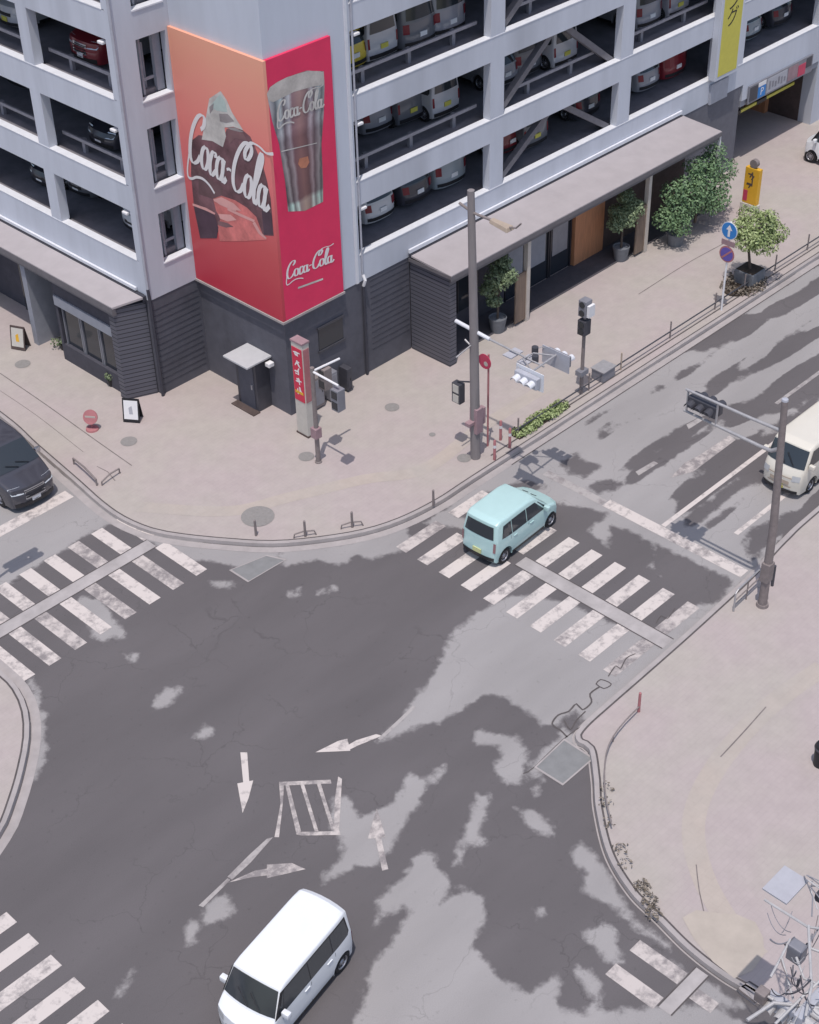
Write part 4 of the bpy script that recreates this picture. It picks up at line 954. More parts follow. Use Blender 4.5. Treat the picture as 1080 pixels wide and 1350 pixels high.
mb = MB(); mb.box(2.05, 2.5, -0.075, -0.061, -0.1, 0.36); part(mb, 'sign_panel', M['darkgrey'], es)
# ------------------------------------------------------------------ vehicles
def carpaint(name, col, rough=0.28): return mat(name, col, rough, 0.0, var=0.03, scale=1.5, spec=0.5, coat=0.5)
def make_car(name, label, cat_, spec, paint, trim=None, group=None):
    """vehicle along +x, wheels on z=0. spec: L,W,H, top=(x,z) profile from the front bumper over the roof to the rear bumper"""
    L_, W_, H_ = spec['L'], spec['W'], spec['H']; top = spec['top']; belt = spec['belt']; tum = spec.get('tumble', 0.12)
    wf, wr, rw = spec['wf'], spec['wr'], spec['rw']; hw = W_/2; bow = spec.get('bow', 0.10)
    trim = trim or paint
    root = thing(name, label, cat_, (0, 0, 0), 0, group)
    def warp(p):
        x, y, z = p
        k = min(abs(x)/(L_/2), 1.0)
        yy = y*(1-spec.get('plan', 0.07)*max(0, (k-0.62)/0.38)**2)
        if z > belt: yy *= 1-tum*(z-belt)/(H_-belt)
        if z < 0.5: yy *= 1-0.04*(0.5-z)/0.3
        t = abs(y)/hw
        bw = bow if x < 0 else spec.get('bowf', bow); xx = x-math.copysign(bw*t**spec.get('bp', 3)*k**3, x)
        zz = z+0.03*(1-t*t)*max(0, (z-belt)/(H_-belt))-0.03*max(0, (z-belt)/(H_-belt))
        return (xx, yy, zz)
    prof = list(top); ra = rw+0.055
    und = []
    zb = spec.get('sill', 0.20)
    for cx in (wr, wf):
        a0 = math.asin(max(-1, min(1, (zb-rw)/ra)))
        for i in range(13):
            t = PI-a0-(PI-2*a0)*i/12; und.append((cx+ra*math.cos(t), rw+ra*math.sin(t)))
    poly = prof+[(prof[-1][0]+0.05, zb)]+und+[(prof[0][0]-0.05, zb)]
    n = len(poly); bm = bmesh.new()
    A = [bm.verts.new((x, -hw, z)) for x, z in poly]; B = [bm.verts.new((x, hw, z)) for x, z in poly]
    bm.faces.new(A); bm.faces.new(B[::-1])
    strips = []
    for i in range(n):
        f = bm.faces.new((A[i], B[i], B[(i+1) % n], A[(i+1) % n]))
    bmesh.ops.recalc_face_normals(bm, faces=bm.faces)
    np_ = len(prof); bm.edges.ensure_lookup_table(); sel = []
    sharp = set(spec.get('hard', []))
    As = {v: i for i, v in enumerate(A)}; Bs = {v: i for i, v in enumerate(B)}
    for e in bm.edges:
        a, b = e.verts
        for D in (As, Bs):
            if a in D and b in D and D[a] < np_ and D[b] < np_ and abs(D[a]-D[b]) == 1: sel.append(e)
    bmesh.ops.bevel(bm, geom=sel, offset=spec.get('round', 0.07), segments=3, affect='EDGES', profile=0.5)
    for z in (0.42, 0.62, belt, belt+0.3, (belt+H_)/2+0.1):
        bmesh.ops.bisect_plane(bm, geom=bm.verts[:]+bm.edges[:]+bm.faces[:], plane_co=(0, 0, z), plane_no=(0, 0, 1))
    for y in (-0.82, -0.55, -0.2, 0.2, 0.55, 0.82):
        bmesh.ops.bisect_plane(bm, geom=bm.verts[:]+bm.edges[:]+bm.faces[:], plane_co=(0, y*hw, 0), plane_no=(0, 1, 0))
    for k in (-0.9, -0.75, -0.62, 0.62, 0.75, 0.9):
        bmesh.ops.bisect_plane(bm, geom=bm.verts[:]+bm.edges[:]+bm.faces[:], plane_co=(k*L_/2, 0, 0), plane_no=(1, 0, 0))
    for v in bm.verts: v.co = Vector(warp(v.co))
    bmesh.ops.triangulate(bm, faces=[f for f in bm.faces if len(f.verts) > 4])
    for f in bm.faces: f.smooth = True
    for e in bm.edges:
        if len(e.link_faces) == 2 and e.calc_face_angle(0) > 0.55: e.smooth = False
    me = bpy.data.meshes.new('body'); bm.to_mesh(me); bm.free(); me.materials.append(paint)
    body = bpy.data.objects.new('body', me); COL.objects.link(body); body.parent = root
    # glass and trim laid on the body
    def side_panel(nm, pts, m, d=0.006, par=root, sides=(-1, 1)):
        for s in sides:
            bm2 = bmesh.new()
            bm2.faces.new([bm2.verts.new((x, s*hw, z)) for x, z in pts])
            for z in (belt+0.15, belt+0.3):
                bmesh.ops.bisect_plane(bm2, geom=bm2.verts[:]+bm2.edges[:]+bm2.faces[:], plane_co=(0, 0, z), plane_no=(0, 0, 1))
            for k in (-0.75, -0.62, 0.62, 0.75):
                bmesh.ops.bisect_plane(bm2, geom=bm2.verts[:]+bm2.edges[:]+bm2.faces[:], plane_co=(k*L_/2, 0, 0), plane_no=(1, 0, 0))
            for v in bm2.verts: p = warp(v.co); v.co = Vector((p[0], p[1]+s*d, p[2]+0.001))
            bmesh.ops.recalc_face_normals(bm2, faces=bm2.faces)
            if bm2.faces[:][0].normal.y*s < 0: bmesh.ops.reverse_faces(bm2, faces=bm2.faces)
            me2 = bpy.data.meshes.new(nm); bm2.to_mesh(me2); bm2.free(); me2.materials.append(m)
            o = bpy.data.objects.new(nm, me2); COL.objects.link(o); o.parent = par
    def strip_panel(nm, p0, p1, ya, yb, m, d=0.012, par=root, w0=1.0, w1=1.0, n=8, sag=0.0):
        """band across the front, rear or roof between two profile points; ya..yb as fractions of half width"""
        p0 = Vector((p0[0], 0, p0[1])); p1 = Vector((p1[0], 0, p1[1])); e = p1-p0
        nr = Vector((-e.z, 0, e.x)).normalized()
        c = (p0+p1)/2
        if nr.dot(c-Vector((0, 0, H_*0.5))) < 0: nr = -nr
        mb2 = MB(); rows = []
        for j in range(4):
            t = j/3; w = w0+(w1-w0)*t; row = []
            for i in range(n+1):
                y = (ya+(yb-ya)*i/n)*hw*w; q = p0+e*t
                q = Vector(warp((q.x, y, q.z)))+nr*d
                if sag: q += e.normalized()*(-sag*(2*i/n-1)**2*(1-t))
                row.append(tuple(q))
            rows.append(row)
        for j in range(3): mb2.quadrow(rows[j], rows[j+1])
        o = mb2.build(nm, m, par, smooth=True, fixn=False)
        f = o.data.polygons[0]
        if Vector(f.normal).dot(nr) < 0: o.data.flip_normals()
        return o
    if spec.get('band'): side_panel('window_surround', spec['band'], M['black'], 0.003)
    for q in spec['windows']: side_panel('side_window', q, M['glass'])
    a, b = spec['shield']; strip_panel('windshield', a, b, -0.97, 0.97, M['glass'], w0=0.99, w1=0.97)
    if spec.get('back'): a, b = spec['back']; strip_panel('rear_window', a, b, -0.84, 0.84, M['glass'], w0=1.0, w1=0.97)
    for y in (0.52, 0.02):
        a, b = spec['shield']; p = Vector(warp((a[0]+0.03, y*hw*0.9, a[1]+0.03)));
        mb2 = MB(); mb2.bar((p.x-0.01, p.y, p.z+0.02), (p.x-0.16, p.y-0.5*hw*0.9, p.z+0.21*(b[1]-a[1])/max(0.2, abs(b[0]-a[0]))*0.9), 0.02, 0.015); mb2.build('wiper', M['black'], root)
    for (p0, p1, ya, yb) in spec['head']:
        strip_panel('headlight', p0, p1, ya, yb, M['lamp'], 0.012, n=4); strip_panel('headlight', p0, p1, -yb, -ya, M['lamp'], 0.012, n=4)
    for (p0, p1, ya, yb) in spec['tail']:
        strip_panel('taillight', p0, p1, ya, yb, spec.get('tailmat', M['tail']), 0.012, n=3); strip_panel('taillight', p0, p1, -yb, -ya, spec.get('tailmat', M['tail']), 0.012, n=3)
    if spec.get('grille'): p0, p1, ya = spec['grille']; strip_panel('grille', p0, p1, -ya, ya, spec.get('grillemat', M['black']), 0.010)
    p0, p1 = spec['fbump']; strip_panel('front_bumper', p0, p1, -0.93, 0.93, spec.get('bumpmat', M['black']), 0.012)
    p0, p1 = spec['rbump']; strip_panel('rear_bumper', p0, p1, -0.93, 0.93, M['black'], 0.012)
    xf = top[0][0]; xr = top[-1][0]
    mb2 = MB(); mb2.box(xf+0.005, xf+0.02, -0.165, 0.165, 0.36, 0.53); mb2.build('number_plate', spec.get('plate', M['white']), root)
    mb2 = MB(); mb2.box(xr-0.035, xr-0.005, -0.165, 0.165, spec.get('rpz', 0.55), spec.get('rpz', 0.55)+0.165); mb2.build('number_plate', spec.get('plate', M['white']), root)
    # seams, sill, handles
    for x in spec['seams']:
        side_panel('door_seam', [(x-0.007, 0.30), (x+0.007, 0.30), (x+0.007, belt-0.005), (x-0.007, belt-0.005)], M['pipedark'], 0.004)
    side_panel('sill', [(wr+ra+0.02, zb), (wf-ra-0.02, zb), (wf-ra-0.02, zb+0.10), (wr+ra+0.02, zb+0.10)], M['black'], 0.005)
    for x in spec['handles']:
        for s in (-1, 1):
            mb2 = MB(); p = warp((x, s*hw, belt-0.10)); mb2.box(x-0.09, x+0.09, p[1]-0.02, p[1]+0.02, p[2]-0.015, p[2]+0.015); mb2.build('door_handle', trim, root, bevel=0.006)
    for s in (-1, 1):
        x, z = spec['mirror']; p = warp((x, s*hw, z)); mb2 = MB()
        y0, y1 = sorted((p[1]+s*0.02, p[1]+s*0.22)); mb2.box(x-0.06, x+0.08, y0, y1, z-0.02, z+0.15); mb2.build('mirror', trim, root, bevel=0.03, smooth=True)
    for cx in (wf, wr):
        for s in (-1, 1):
            yo = s*(hw-0.025); tw = 0.17; yi = yo-s*tw
            mb2 = MB(); h = s*1.0
            mb2.lathe([(rw*0.62, yo), (rw*0.86, yo), (rw*0.97, yo-h*0.02), (rw, yo-h*0.05), (rw, yi+h*0.03), (rw*0.6, yi)], (cx, 0, rw), 'y', 24)
            wh = mb2.build('wheel', M['rubber'], root, smooth=True)
            mb2 = MB(); mb2.lathe([(0.001, yo-h*0.015), (rw*0.18, yo-h*0.012), (rw*0.24, yo-h*0.035), (rw*0.50, yo-h*0.045), (rw*0.56, yo-h*0.012), (rw*0.64, yo-h*0.008), (rw*0.64, yo-h*0.05)], (cx, 0, rw), 'y', 24)
            mb2.build('rim', M['rim'], wh, smooth=True)
            mb2 = MB()
            for k in range(9):
                t = 2*PI*k/9; c0 = Vector((cx+rw*0.28*math.cos(t), yo-h*0.034, rw+rw*0.28*math.sin(t))); c1 = Vector((cx+rw*0.50*math.cos(t), yo-h*0.034, rw+rw*0.50*math.sin(t)))
                a_ = Vector((-math.sin(t), 0, math.cos(t)))*rw
                mb2.face([c0-a_*0.05, c0+a_*0.05, c1+a_*0.11, c1-a_*0.11])
            mb2.build('rim_slot', M['black'], wh)
    return root, side_panel, strip_panel, warp

# tall light van (kei size)
KEI = dict(L=3.45, W=1.50, H=1.80, belt=1.02, tumble=0.14, wf=1.22, wr=-1.22, rw=0.295, round=0.05, plan=0.06, bow=0.07, bowf=0.22, bp=2.2, band=[(1.37, 1.07), (0.965, 1.69), (-1.52, 1.69), (-1.58, 1.16), (-1.50, 1.07)],
    top=[(1.72, 0.24), (1.725, 0.62), (1.68, 0.90), (1.34, 1.06), (0.92, 1.74), (0.70, 1.80), (-1.52, 1.80), (-1.65, 1.72), (-1.70, 1.05), (-1.725, 0.60), (-1.72, 0.26)],
    windows=[[(1.02, 1.08), (1.20, 1.08), (0.90, 1.60), (0.84, 1.64)], [(0.995, 1.08), (0.82, 1.66), (-0.02, 1.66), (-0.02, 1.08)], [(-0.045, 1.08), (-0.045, 1.66), (-0.86, 1.66), (-0.86, 1.08)], [(-0.885, 1.08), (-0.885, 1.66), (-1.46, 1.64), (-1.54, 1.14), (-1.48, 1.08)]],
    shield=((1.30, 1.115), (0.945, 1.70)), back=((-1.695, 1.12), (-1.66, 1.62)), head=[((1.715, 0.70), (1.685, 0.87), 0.62, 0.97)], tail=[((-1.725, 0.62), (-1.70, 0.98), 0.86, 0.98)],
    grille=((1.725, 0.56), (1.71, 0.68), 0.5), fbump=((1.72, 0.24), (1.722, 0.36)), rbump=((-1.722, 0.40), (-1.72, 0.26)), seams=(1.06, -0.03, -0.95), handles=(0.12, -0.72), mirror=(1.0, 1.08), plate=M['yellow'])
white = carpaint('white_car_paint', (0.80, 0.82, 0.85)); mint = carpaint('mint_car_paint', (0.47, 0.665, 0.655)); darkp = carpaint('dark_violet_paint', (0.035, 0.035, 0.045)); creamp = carpaint('cream_car_paint', (0.70, 0.66, 0.58))
silver = carpaint('silver_paint', (0.45, 0.46, 0.50)); yellowp = carpaint('yellow_car_paint', (0.70, 0.52, 0.05)); redp = carpaint('dark_red_paint', (0.22, 0.02, 0.03)); greyg = carpaint('grey_green_paint', (0.33, 0.37, 0.40)); navy = carpaint('charcoal_paint', (0.05, 0.05, 0.065))
kw, *_ = make_car('kei_van', 'white tall compact van driving at the front of the junction', 'van', KEI, white, white)
kw.scale = (1.05, 1.04, 1.02); kw.location = (-16.66, -17.98, 0.005); kw.rotation_euler = (0, 0, math.radians(190.5))
KM = dict(KEI); KM.update(band=None, round=0.075, plan=0.08, bow=0.09, bowf=0.16, bp=3, H=1.70, tumble=0.15, belt=0.98,
    top=[(1.72, 0.24), (1.72, 0.62), (1.62, 0.82), (1.06, 1.02), (0.42, 1.63), (0.05, 1.70), (-1.36, 1.70), (-1.55, 1.60), (-1.68, 1.02), (-1.72, 0.60), (-1.72, 0.26)],
    windows=[[(0.84, 1.03), (0.95, 1.03), (0.50, 1.46), (0.46, 1.47)], [(0.78, 1.03), (0.34, 1.51), (-0.11, 1.53), (-0.11, 1.03)], [(-0.14, 1.03), (-0.14, 1.53), (-0.87, 1.53), (-0.87, 1.03)], [(-0.90, 1.03), (-0.90, 1.53), (-1.30, 1.50), (-1.42, 1.06)]],
    shield=((1.02, 1.06), (0.47, 1.585)), back=((-1.668, 1.08), (-1.575, 1.52)), head=[((1.69, 0.68), (1.52, 0.86), 0.60, 0.97)], mirror=(0.76, 1.03), plate=M['plateyellow'], rpz=0.43, tailmat=M['tailmuted'])
km, *_ = make_car('kei_car', 'mint green compact wagon crossing the pedestrian stripes', 'car', KM, mint, mint)
km.location = (0.18, -10.33, 0.008); km.rotation_euler = (0, 0, math.radians(3.0))
# large minivan
MINI = dict(L=4.9, W=1.84, H=1.90, belt=1.10, tumble=0.16, wf=1.5, wr=-1.45, rw=0.34, round=0.09, plan=0.10, bow=0.20,
    top=[(2.42, 0.24), (2.45, 0.68), (2.36, 0.92), (1.62, 1.14), (0.82, 1.80), (0.42, 1.90), (-2.05, 1.88), (-2.28, 1.76), (-2.42, 1.10), (-2.45, 0.66), (-2.44, 0.28)],
    windows=[[(1.28, 1.16), (1.44, 1.16), (0.86, 1.60), (0.84, 1.62)], [(1.20, 1.16), (0.72, 1.70), (0.16, 1.72), (0.16, 1.16)], [(0.08, 1.16), (0.08, 1.72), (-0.95, 1.72), (-0.95, 1.16)], [(-1.03, 1.16), (-1.03, 1.72), (-2.0, 1.68), (-2.18, 1.18)]],
    shield=((1.56, 1.19), (0.87, 1.76)), back=((-2.40, 1.18), (-2.30, 1.68)), head=[((2.43, 0.74), (2.22, 0.955), 0.50, 0.97)], tail=[((-2.445, 0.72), (-2.42, 1.06), 0.72, 0.98)],
    grille=((2.445, 0.50), (2.40, 0.86), 0.46), grillemat=M['chrome'], fbump=((2.42, 0.24), (2.43, 0.40)), rbump=((-2.44, 0.42), (-2.44, 0.28)), seams=(1.24, 0.12, -0.99), handles=(0.30, -0.85), mirror=(1.14, 1.16))
mv, sp, st_, wp = make_car('minivan', 'dark violet grey minivan with chrome grille waiting at the left stop line', 'minivan', MINI, carpaint('violet_grey_paint', (0.055, 0.055, 0.07), 0.15), M['chrome'])
for z in (0.56, 0.66, 0.76): st_('grille_bar', (2.455, z), (2.452, z+0.035), -0.45, 0.45, M['black'], 0.02)
mv.location = (-9.28, 4.85, 0.005); mv.rotation_euler = (0, 0, math.radians(-91.5))
# boxy cream van on the main road
CREAM = dict(L=4.3, W=1.54, H=1.93, belt=1.14, tumble=0.09, wf=1.32, wr=-1.25, rw=0.30, round=0.09, plan=0.07, bow=0.16,
    top=[(2.12, 0.24), (2.15, 0.72), (2.10, 0.98), (1.98, 1.12), (1.62, 1.82), (1.36, 1.93), (-1.95, 1.93), (-2.08, 1.86), (-2.14, 1.12), (-2.15, 0.64), (-2.14, 0.28)],
    windows=[[(1.78, 1.20), (1.50, 1.76), (0.62, 1.76), (0.62, 1.20)], [(0.34, 1.20), (0.34, 1.78), (-0.85, 1.78), (-0.85, 1.20)], [(-0.93, 1.20), (-0.93, 1.78), (-1.85, 1.78), (-1.90, 1.20)]],
    shield=((1.955, 1.17), (1.64, 1.78)), back=((-2.13, 1.20), (-2.09, 1.78)), head=[((2.145, 0.74), (2.105, 0.95), 0.60, 0.96)], tail=[((-2.15, 0.70), (-2.14, 1.08), 0.84, 0.98)],
    grille=((2.148, 0.56), (2.145, 0.70), 0.5), grillemat=M['tan'], fbump=((2.12, 0.24), (2.135, 0.36)), rbump=((-2.145, 0.42), (-2.14, 0.28)), seams=(1.38, 0.38, -0.89), handles=(0.52, -0.74), mirror=(1.66, 1.20), plate=M['yellow'])
cv, sp, st_, wp = make_car('van', 'cream boxy van in the far lane behind the signal gantry', 'van', CREAM, creamp, creamp)
for z in (0.47, 0.82): st_('grille_bar', (2.147, z), (2.147, z+0.04), -0.62, 0.62, M['tan'], 0.014)
cv.location = (10.02, -15.40, 0.005); cv.rotation_euler = (0, 0, math.radians(180.5))
# hatchback
HATCH = dict(L=3.9, W=1.68, H=1.50, belt=0.92, tumble=0.20, wf=1.22, wr=-1.2, rw=0.30, round=0.09, plan=0.10, bow=0.18,
    top=[(1.92, 0.24), (1.95, 0.58), (1.86, 0.76), (1.02, 0.96), (0.22, 1.43), (-0.15, 1.50), (-1.40, 1.47), (-1.62, 1.36), (-1.88, 0.94), (-1.95, 0.60), (-1.94, 0.28)],
    windows=[[(0.86, 0.97), (0.20, 1.36), (-0.28, 1.38), (-0.28, 0.97)], [(-0.36, 0.97), (-0.36, 1.38), (-1.0, 1.36), (-1.15, 0.98)], [(-1.22, 1.0), (-1.08, 1.33), (-1.42, 1.28), (-1.6, 1.02)]],
    shield=((0.96, 1.0), (0.28, 1.39)), back=((-1.855, 0.98), (-1.66, 1.31)), head=[((1.93, 0.60), (1.76, 0.80), 0.54, 0.96)], tail=[((-1.94, 0.64), (-1.885, 0.92), 0.68, 0.98)],
    grille=((1.94, 0.46), (1.935, 0.58), 0.5), fbump=((1.92, 0.24), (1.935, 0.38)), rbump=((-1.945, 0.42), (-1.94, 0.28)), seams=(0.88, -0.32), handles=(-0.15, -1.0), mirror=(0.80, 0.97))
hb, *_ = make_car('hatchback', 'white car on the lowest open deck beside the billboard', 'car', HATCH, carpaint('shaded_deck_white', (0.6, 0.6, 0.62)), None, 'cars parked on the garage decks')  # white darkened in the paint for the deck shade
hz = LR[0]-0.058; hx_, hy_ = G(516, 300, hz); hb.location = (hx_, max(hy_, 1.15)+1.95, hz); hb.rotation_euler = (0, 0, math.radians(90))
dup(kw, (31.05, -3.55, 0.125), math.radians(91), 'white compact van turning into the garage entrance at the far right')
# cars parked on the open decks
def fl(levels, i): return levels[i]-0.058
dwhite = carpaint('shaded_white_paint', (0.52, 0.52, 0.545)); dsilver = carpaint('shaded_silver_paint', (0.30, 0.30, 0.335)); dgrey = carpaint('garage_grey_paint', (0.15, 0.155, 0.175))  # white and silver darkened, putting the deck shade into the paint
SLOT = 'cars parked on the garage decks'
deckcars = [  # source, pixel of the near bumper, deck, paint, label
 ('k', 506, 82, 2, dwhite, 'white van parked on a middle deck beside the yellow car'),
 ('m', 600, 50, 2, dsilver, 'big silver minivan parked on a middle deck at the pillar'),
 ('h', 470, 97, 2, yellowp, 'yellow car half hidden by the corner pillar on a middle deck'),
 ('h', 506, 178, 1, dsilver, 'silver hatchback on the second deck under the yellow car'),
 ('k', 588, 157, 1, dwhite, 'white van on the second deck nearest the pillar'),
 ('h', 566, 276, 0, navy, 'charcoal car on the lowest open deck between white car and grey van'),
 ('m', 618, 256, 0, greyg, 'grey green van on the lowest open deck at the pillar'),
 ('k', 745, 90, 1, dwhite, 'white van behind the slanted braces of the second deck'),
 ('h', 671, 118, 1, dsilver, 'pale hatchback just beside the left brace of the second deck'),
 ('h', 676, 205, 0, redp, 'dark red car behind the left brace of the lowest open deck'),
 ('h', 780, 158, 0, navy, 'charcoal car behind the right brace of the lowest open deck'),
 ('m', 868, 42, 1, dsilver, 'silver minivan on the second deck left of the yellow sign'),
 ('h', 876, 128, 0, dsilver, 'silver car on the lowest open deck left of the yellow sign'),
 ('m', 912, 112, 0, redp, 'dark red van on the lowest open deck next to the yellow sign'),
 ('k', 545, 165, 1, dgrey, 'dark grey van between silver hatchback and white van on the second deck'),
 ('m', 560, 66, 2, dgrey, 'dark grey minivan between white van and silver minivan on a middle deck'),
 ('k', 712, 200, 0, dgrey, 'grey van between the two braces of the lowest open deck'),
 ('m', 700, 105, 1, dgrey, 'dark minivan in the shade under the left brace top of the second deck'),
 ('k', 905, 28, 1, dsilver, 'silver van on the second deck just left of the yellow sign'),
 ('h', 1040, 38, 0, navy, 'charcoal car on the lowest open deck at the right picture edge'),
 ('h', 1000, 58, 0, greyg, 'grey green car on the lowest open deck right of the yellow sign'),
]
SRC = {'k': kw, 'm': mv, 'h': hb}; LEN = {'k': 1.73, 'm': 2.45, 'h': 1.95}
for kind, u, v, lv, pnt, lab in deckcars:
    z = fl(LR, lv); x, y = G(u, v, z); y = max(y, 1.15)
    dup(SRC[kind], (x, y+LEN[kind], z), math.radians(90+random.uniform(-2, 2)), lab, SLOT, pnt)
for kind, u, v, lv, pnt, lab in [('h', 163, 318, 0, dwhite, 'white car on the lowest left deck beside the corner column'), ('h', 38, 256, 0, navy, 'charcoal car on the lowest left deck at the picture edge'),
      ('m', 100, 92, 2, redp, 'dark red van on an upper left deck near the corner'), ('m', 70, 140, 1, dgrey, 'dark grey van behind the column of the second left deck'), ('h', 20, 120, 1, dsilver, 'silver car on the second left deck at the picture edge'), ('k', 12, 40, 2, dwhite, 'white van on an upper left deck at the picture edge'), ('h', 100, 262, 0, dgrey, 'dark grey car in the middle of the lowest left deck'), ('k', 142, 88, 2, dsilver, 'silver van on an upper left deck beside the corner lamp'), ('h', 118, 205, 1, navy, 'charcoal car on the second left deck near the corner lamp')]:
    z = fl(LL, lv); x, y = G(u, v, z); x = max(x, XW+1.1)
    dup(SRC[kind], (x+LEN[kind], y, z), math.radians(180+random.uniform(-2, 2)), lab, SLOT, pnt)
# ------------------------------------------------------------------ street furniture
def glyphs(par, centres, r, m, seed):
    R_ = random.Random(seed)
    for x, y, z in centres:
        mb = MB()
        for k_ in range(5):
            a = R_.choice([0, 0, 90, 90, 60, 120]); l = r*R_.uniform(0.45, 0.95); oy, oz = R_.uniform(-.5, .5)*r, R_.uniform(-.6, .6)*r; w = r*0.16
            c, s = math.cos(math.radians(a)), math.sin(math.radians(a))
            mb.face([(x-0.0003*k_, y+oy+c*p-s*q, z+oz+s*p+c*q) for p, q in ((-l, -w), (l, -w), (l, w), (-l, w))])
        mb.build('sign_mark', m, par, fixn=False)
def ppart(mb, n, m, par, **k): return mb.build(n, m, par, **k)
def signal_head(par, c, axis, face, m=None, body=None, hl=0.62, plate=None):
    """horizontal three-lamp head: long axis 'x' or 'y', facing -1/+1 along the other axis"""
    cx, cy, cz = c; mb = MB()
    if axis == 'y': mb.box(cx-0.10, cx+0.10, cy-hl, cy+hl, cz-0.20, cz+0.20)
    else: mb.box(cx-hl, cx+hl, cy-0.10, cy+0.10, cz-0.20, cz+0.20)
    h = mb.build('signal_head', body or M['darkgrey'], par, bevel=0.03)
    if plate:
        mb = MB(); q_ = hl*1.22
        if axis == 'y': mb.box(cx-0.13*face-0.012, cx-0.13*face+0.012, cy-q_, cy+q_, cz-0.32, cz+0.32)
        else: mb.box(cx-q_, cx+q_, cy-0.13*face-0.012, cy-0.13*face+0.012, cz-0.32, cz+0.32)
        mb.build('back_plate', plate, par)
    for k in (-hl*0.645, 0, hl*0.645):
        mb = MB()
        if axis == 'y': mb.cyl((cx+face*0.101, cy+k, cz), (cx+face*0.112, cy+k, cz), 0.235*hl, n=18)
        else: mb.cyl((cx+k, cy+face*0.101, cz), (cx+k, cy+face*0.112, cz), 0.235*hl, n=18)
        mb.build('lens', M['lensdark'], h)
        mb = MB(); A = []; B = []
        for i in range(9):
            t = math.radians(-10+200*i/8); r = 0.265*hl
            p = (r*math.cos(t), r*math.sin(t))
            if axis == 'y': A.append((cx+face*0.10, cy+k+p[0], cz+p[1])); B.append((cx+face*0.34, cy+k+p[0]*0.98, cz+p[1]*0.98-0.03))
            else: A.append((cx+k+p[0], cy+face*0.10, cz+p[1])); B.append((cx+k+p[0]*0.98, cy+face*0.34, cz+p[1]*0.98-0.03))
        mb.quadrow(A, B); mb.build('visor', m or M['steel'], h)
    return h
# steel gantry on the right kerb
gx, gy = GP(1005, 798)
gt_ = thing('signal_gantry', 'weathered steel signal pole with two long arms over the main road', 'traffic signal', (gx, gy, PZ))
mb = MB(); mb.tube([(0, 0, 0), (0, 0.02, 3), (0.0, 0.25, 7.35)], [0.14, 0.125, 0.095], 16); p_ = ppart(mb, 'pole', M['steelbrown'], gt_, smooth=True)
mb = MB(); mb.lathe([(0.001, 0.08), (0.09, 0.06), (0.10, 0.0)], (0, 0.25, 7.35), 'z', 14); ppart(mb, 'pole_cap', M['pipe'], p_, smooth=True)
mb = MB(); mb.cyl((0, 0, -0.02), (0, 0, 0.10), 0.20, 0.18, 16); ppart(mb, 'base_collar', M['steelbrown'], p_)
for dx in (0.0,):
    mb = MB(); mb.tube([(dx, 0.2, 6.35), (dx, 1.2, 6.32), (dx, 3.5, 6.32)], [0.055, 0.05, 0.04], 10); ppart(mb, 'arm', M['steel'], gt_, smooth=True)
    mb = MB(); mb.tube([(dx, 0.2, 5.75), (dx, 0.45, 5.56), (dx, 0.8, 5.54), (dx, 3.5, 5.58)], [0.065, 0.06, 0.055, 0.04], 10); ppart(mb, 'arm', M['steel'], gt_, smooth=True)
mb = MB(); mb.box(-0.03, 0.03, 2.35, 2.39, 5.58, 6.30); mb.box(-0.03, 0.03, 3.40, 3.44, 5.58, 6.30); ppart(mb, 'hanger', M['steel'], gt_)
signal_head(gt_, (0.06, 2.9, 5.95), 'y', -1, M['darkgrey'], None, 0.5)
signal_head(gt_, (0.27, 2.9, 5.95), 'y', 1, M['darkgrey'], None, 0.5)
mb = MB(); mb.box(-0.17, 0.14, -0.14, 0.14, 1.0, 1.7); ppart(mb, 'control_box', M['steelbrown'], gt_, bevel=0.02)
# concrete street pole at the left corner
ux, uy = GP(627, 603)
up_ = thing('utility_pole', 'tall concrete street pole with lamp arm and overhead signals at the kerb corner', 'street pole', (ux, uy, PZ))
mb = MB(); mb.tube([(0, 0, 0), (-0.05, 0.05, 5), (-0.14, 0.12, 10.1)], [0.175, 0.15, 0.115], 16); ppart(mb, 'pole', M['polegrey'], up_, smooth=True)
mb = MB(); mb.tube([(-0.12, 0.62, 9.50), (-0.13, 0.05, 9.36), (-0.12, -0.80, 9.36)], 0.045); a_ = ppart(mb, 'lamp_arm', M['steelbrown'], up_, smooth=True)
mb = MB(); mb.add([(-0.24, -0.72, 9.30), (0.0, -0.72, 9.30), (0.06, -1.50, 9.24), (-0.30, -1.50, 9.24), (-0.20, -0.72, 9.42), (-0.04, -0.72, 9.42), (0.02, -1.46, 9.38), (-0.26, -1.46, 9.38)], [(0, 3, 2, 1), (4, 5, 6, 7), (0, 1, 5, 4), (1, 2, 6, 5), (2, 3, 7, 6), (3, 0, 4, 7)]); ppart(mb, 'lamp_head', M['tan'], a_, bevel=0.02)
mb = MB(); mb.tube([(-0.12, -1.45, 9.36), (-0.10, -1.70, 9.42), (-0.08, -1.88, 9.62)], 0.03); ppart(mb, 'lamp_bracket', M['steelbrown'], a_)
mb = MB(); mb.tube([(0, 0.9, 5.1), (0, -0.6, 5.0)], [0.07, 0.065], 10); sa_ = ppart(mb, 'signal_arm', M['sillcap'], up_, smooth=True)
mb = MB(); mb.tube([(0, -0.6, 5.0), (0, -2.9, 4.92)], [0.04, 0.03], 8); ppart(mb, 'arm_extension', M['steel'], sa_, smooth=True)
mb = MB(); mb.tube([(0, 0.5, 4.55), (0, 0.1, 4.35)], 0.03); mb.tube([(-0.9, 0.06, 4.45), (0, 0.06, 4.62)], 0.025); ppart(mb, 'stay', M['steel'], up_)
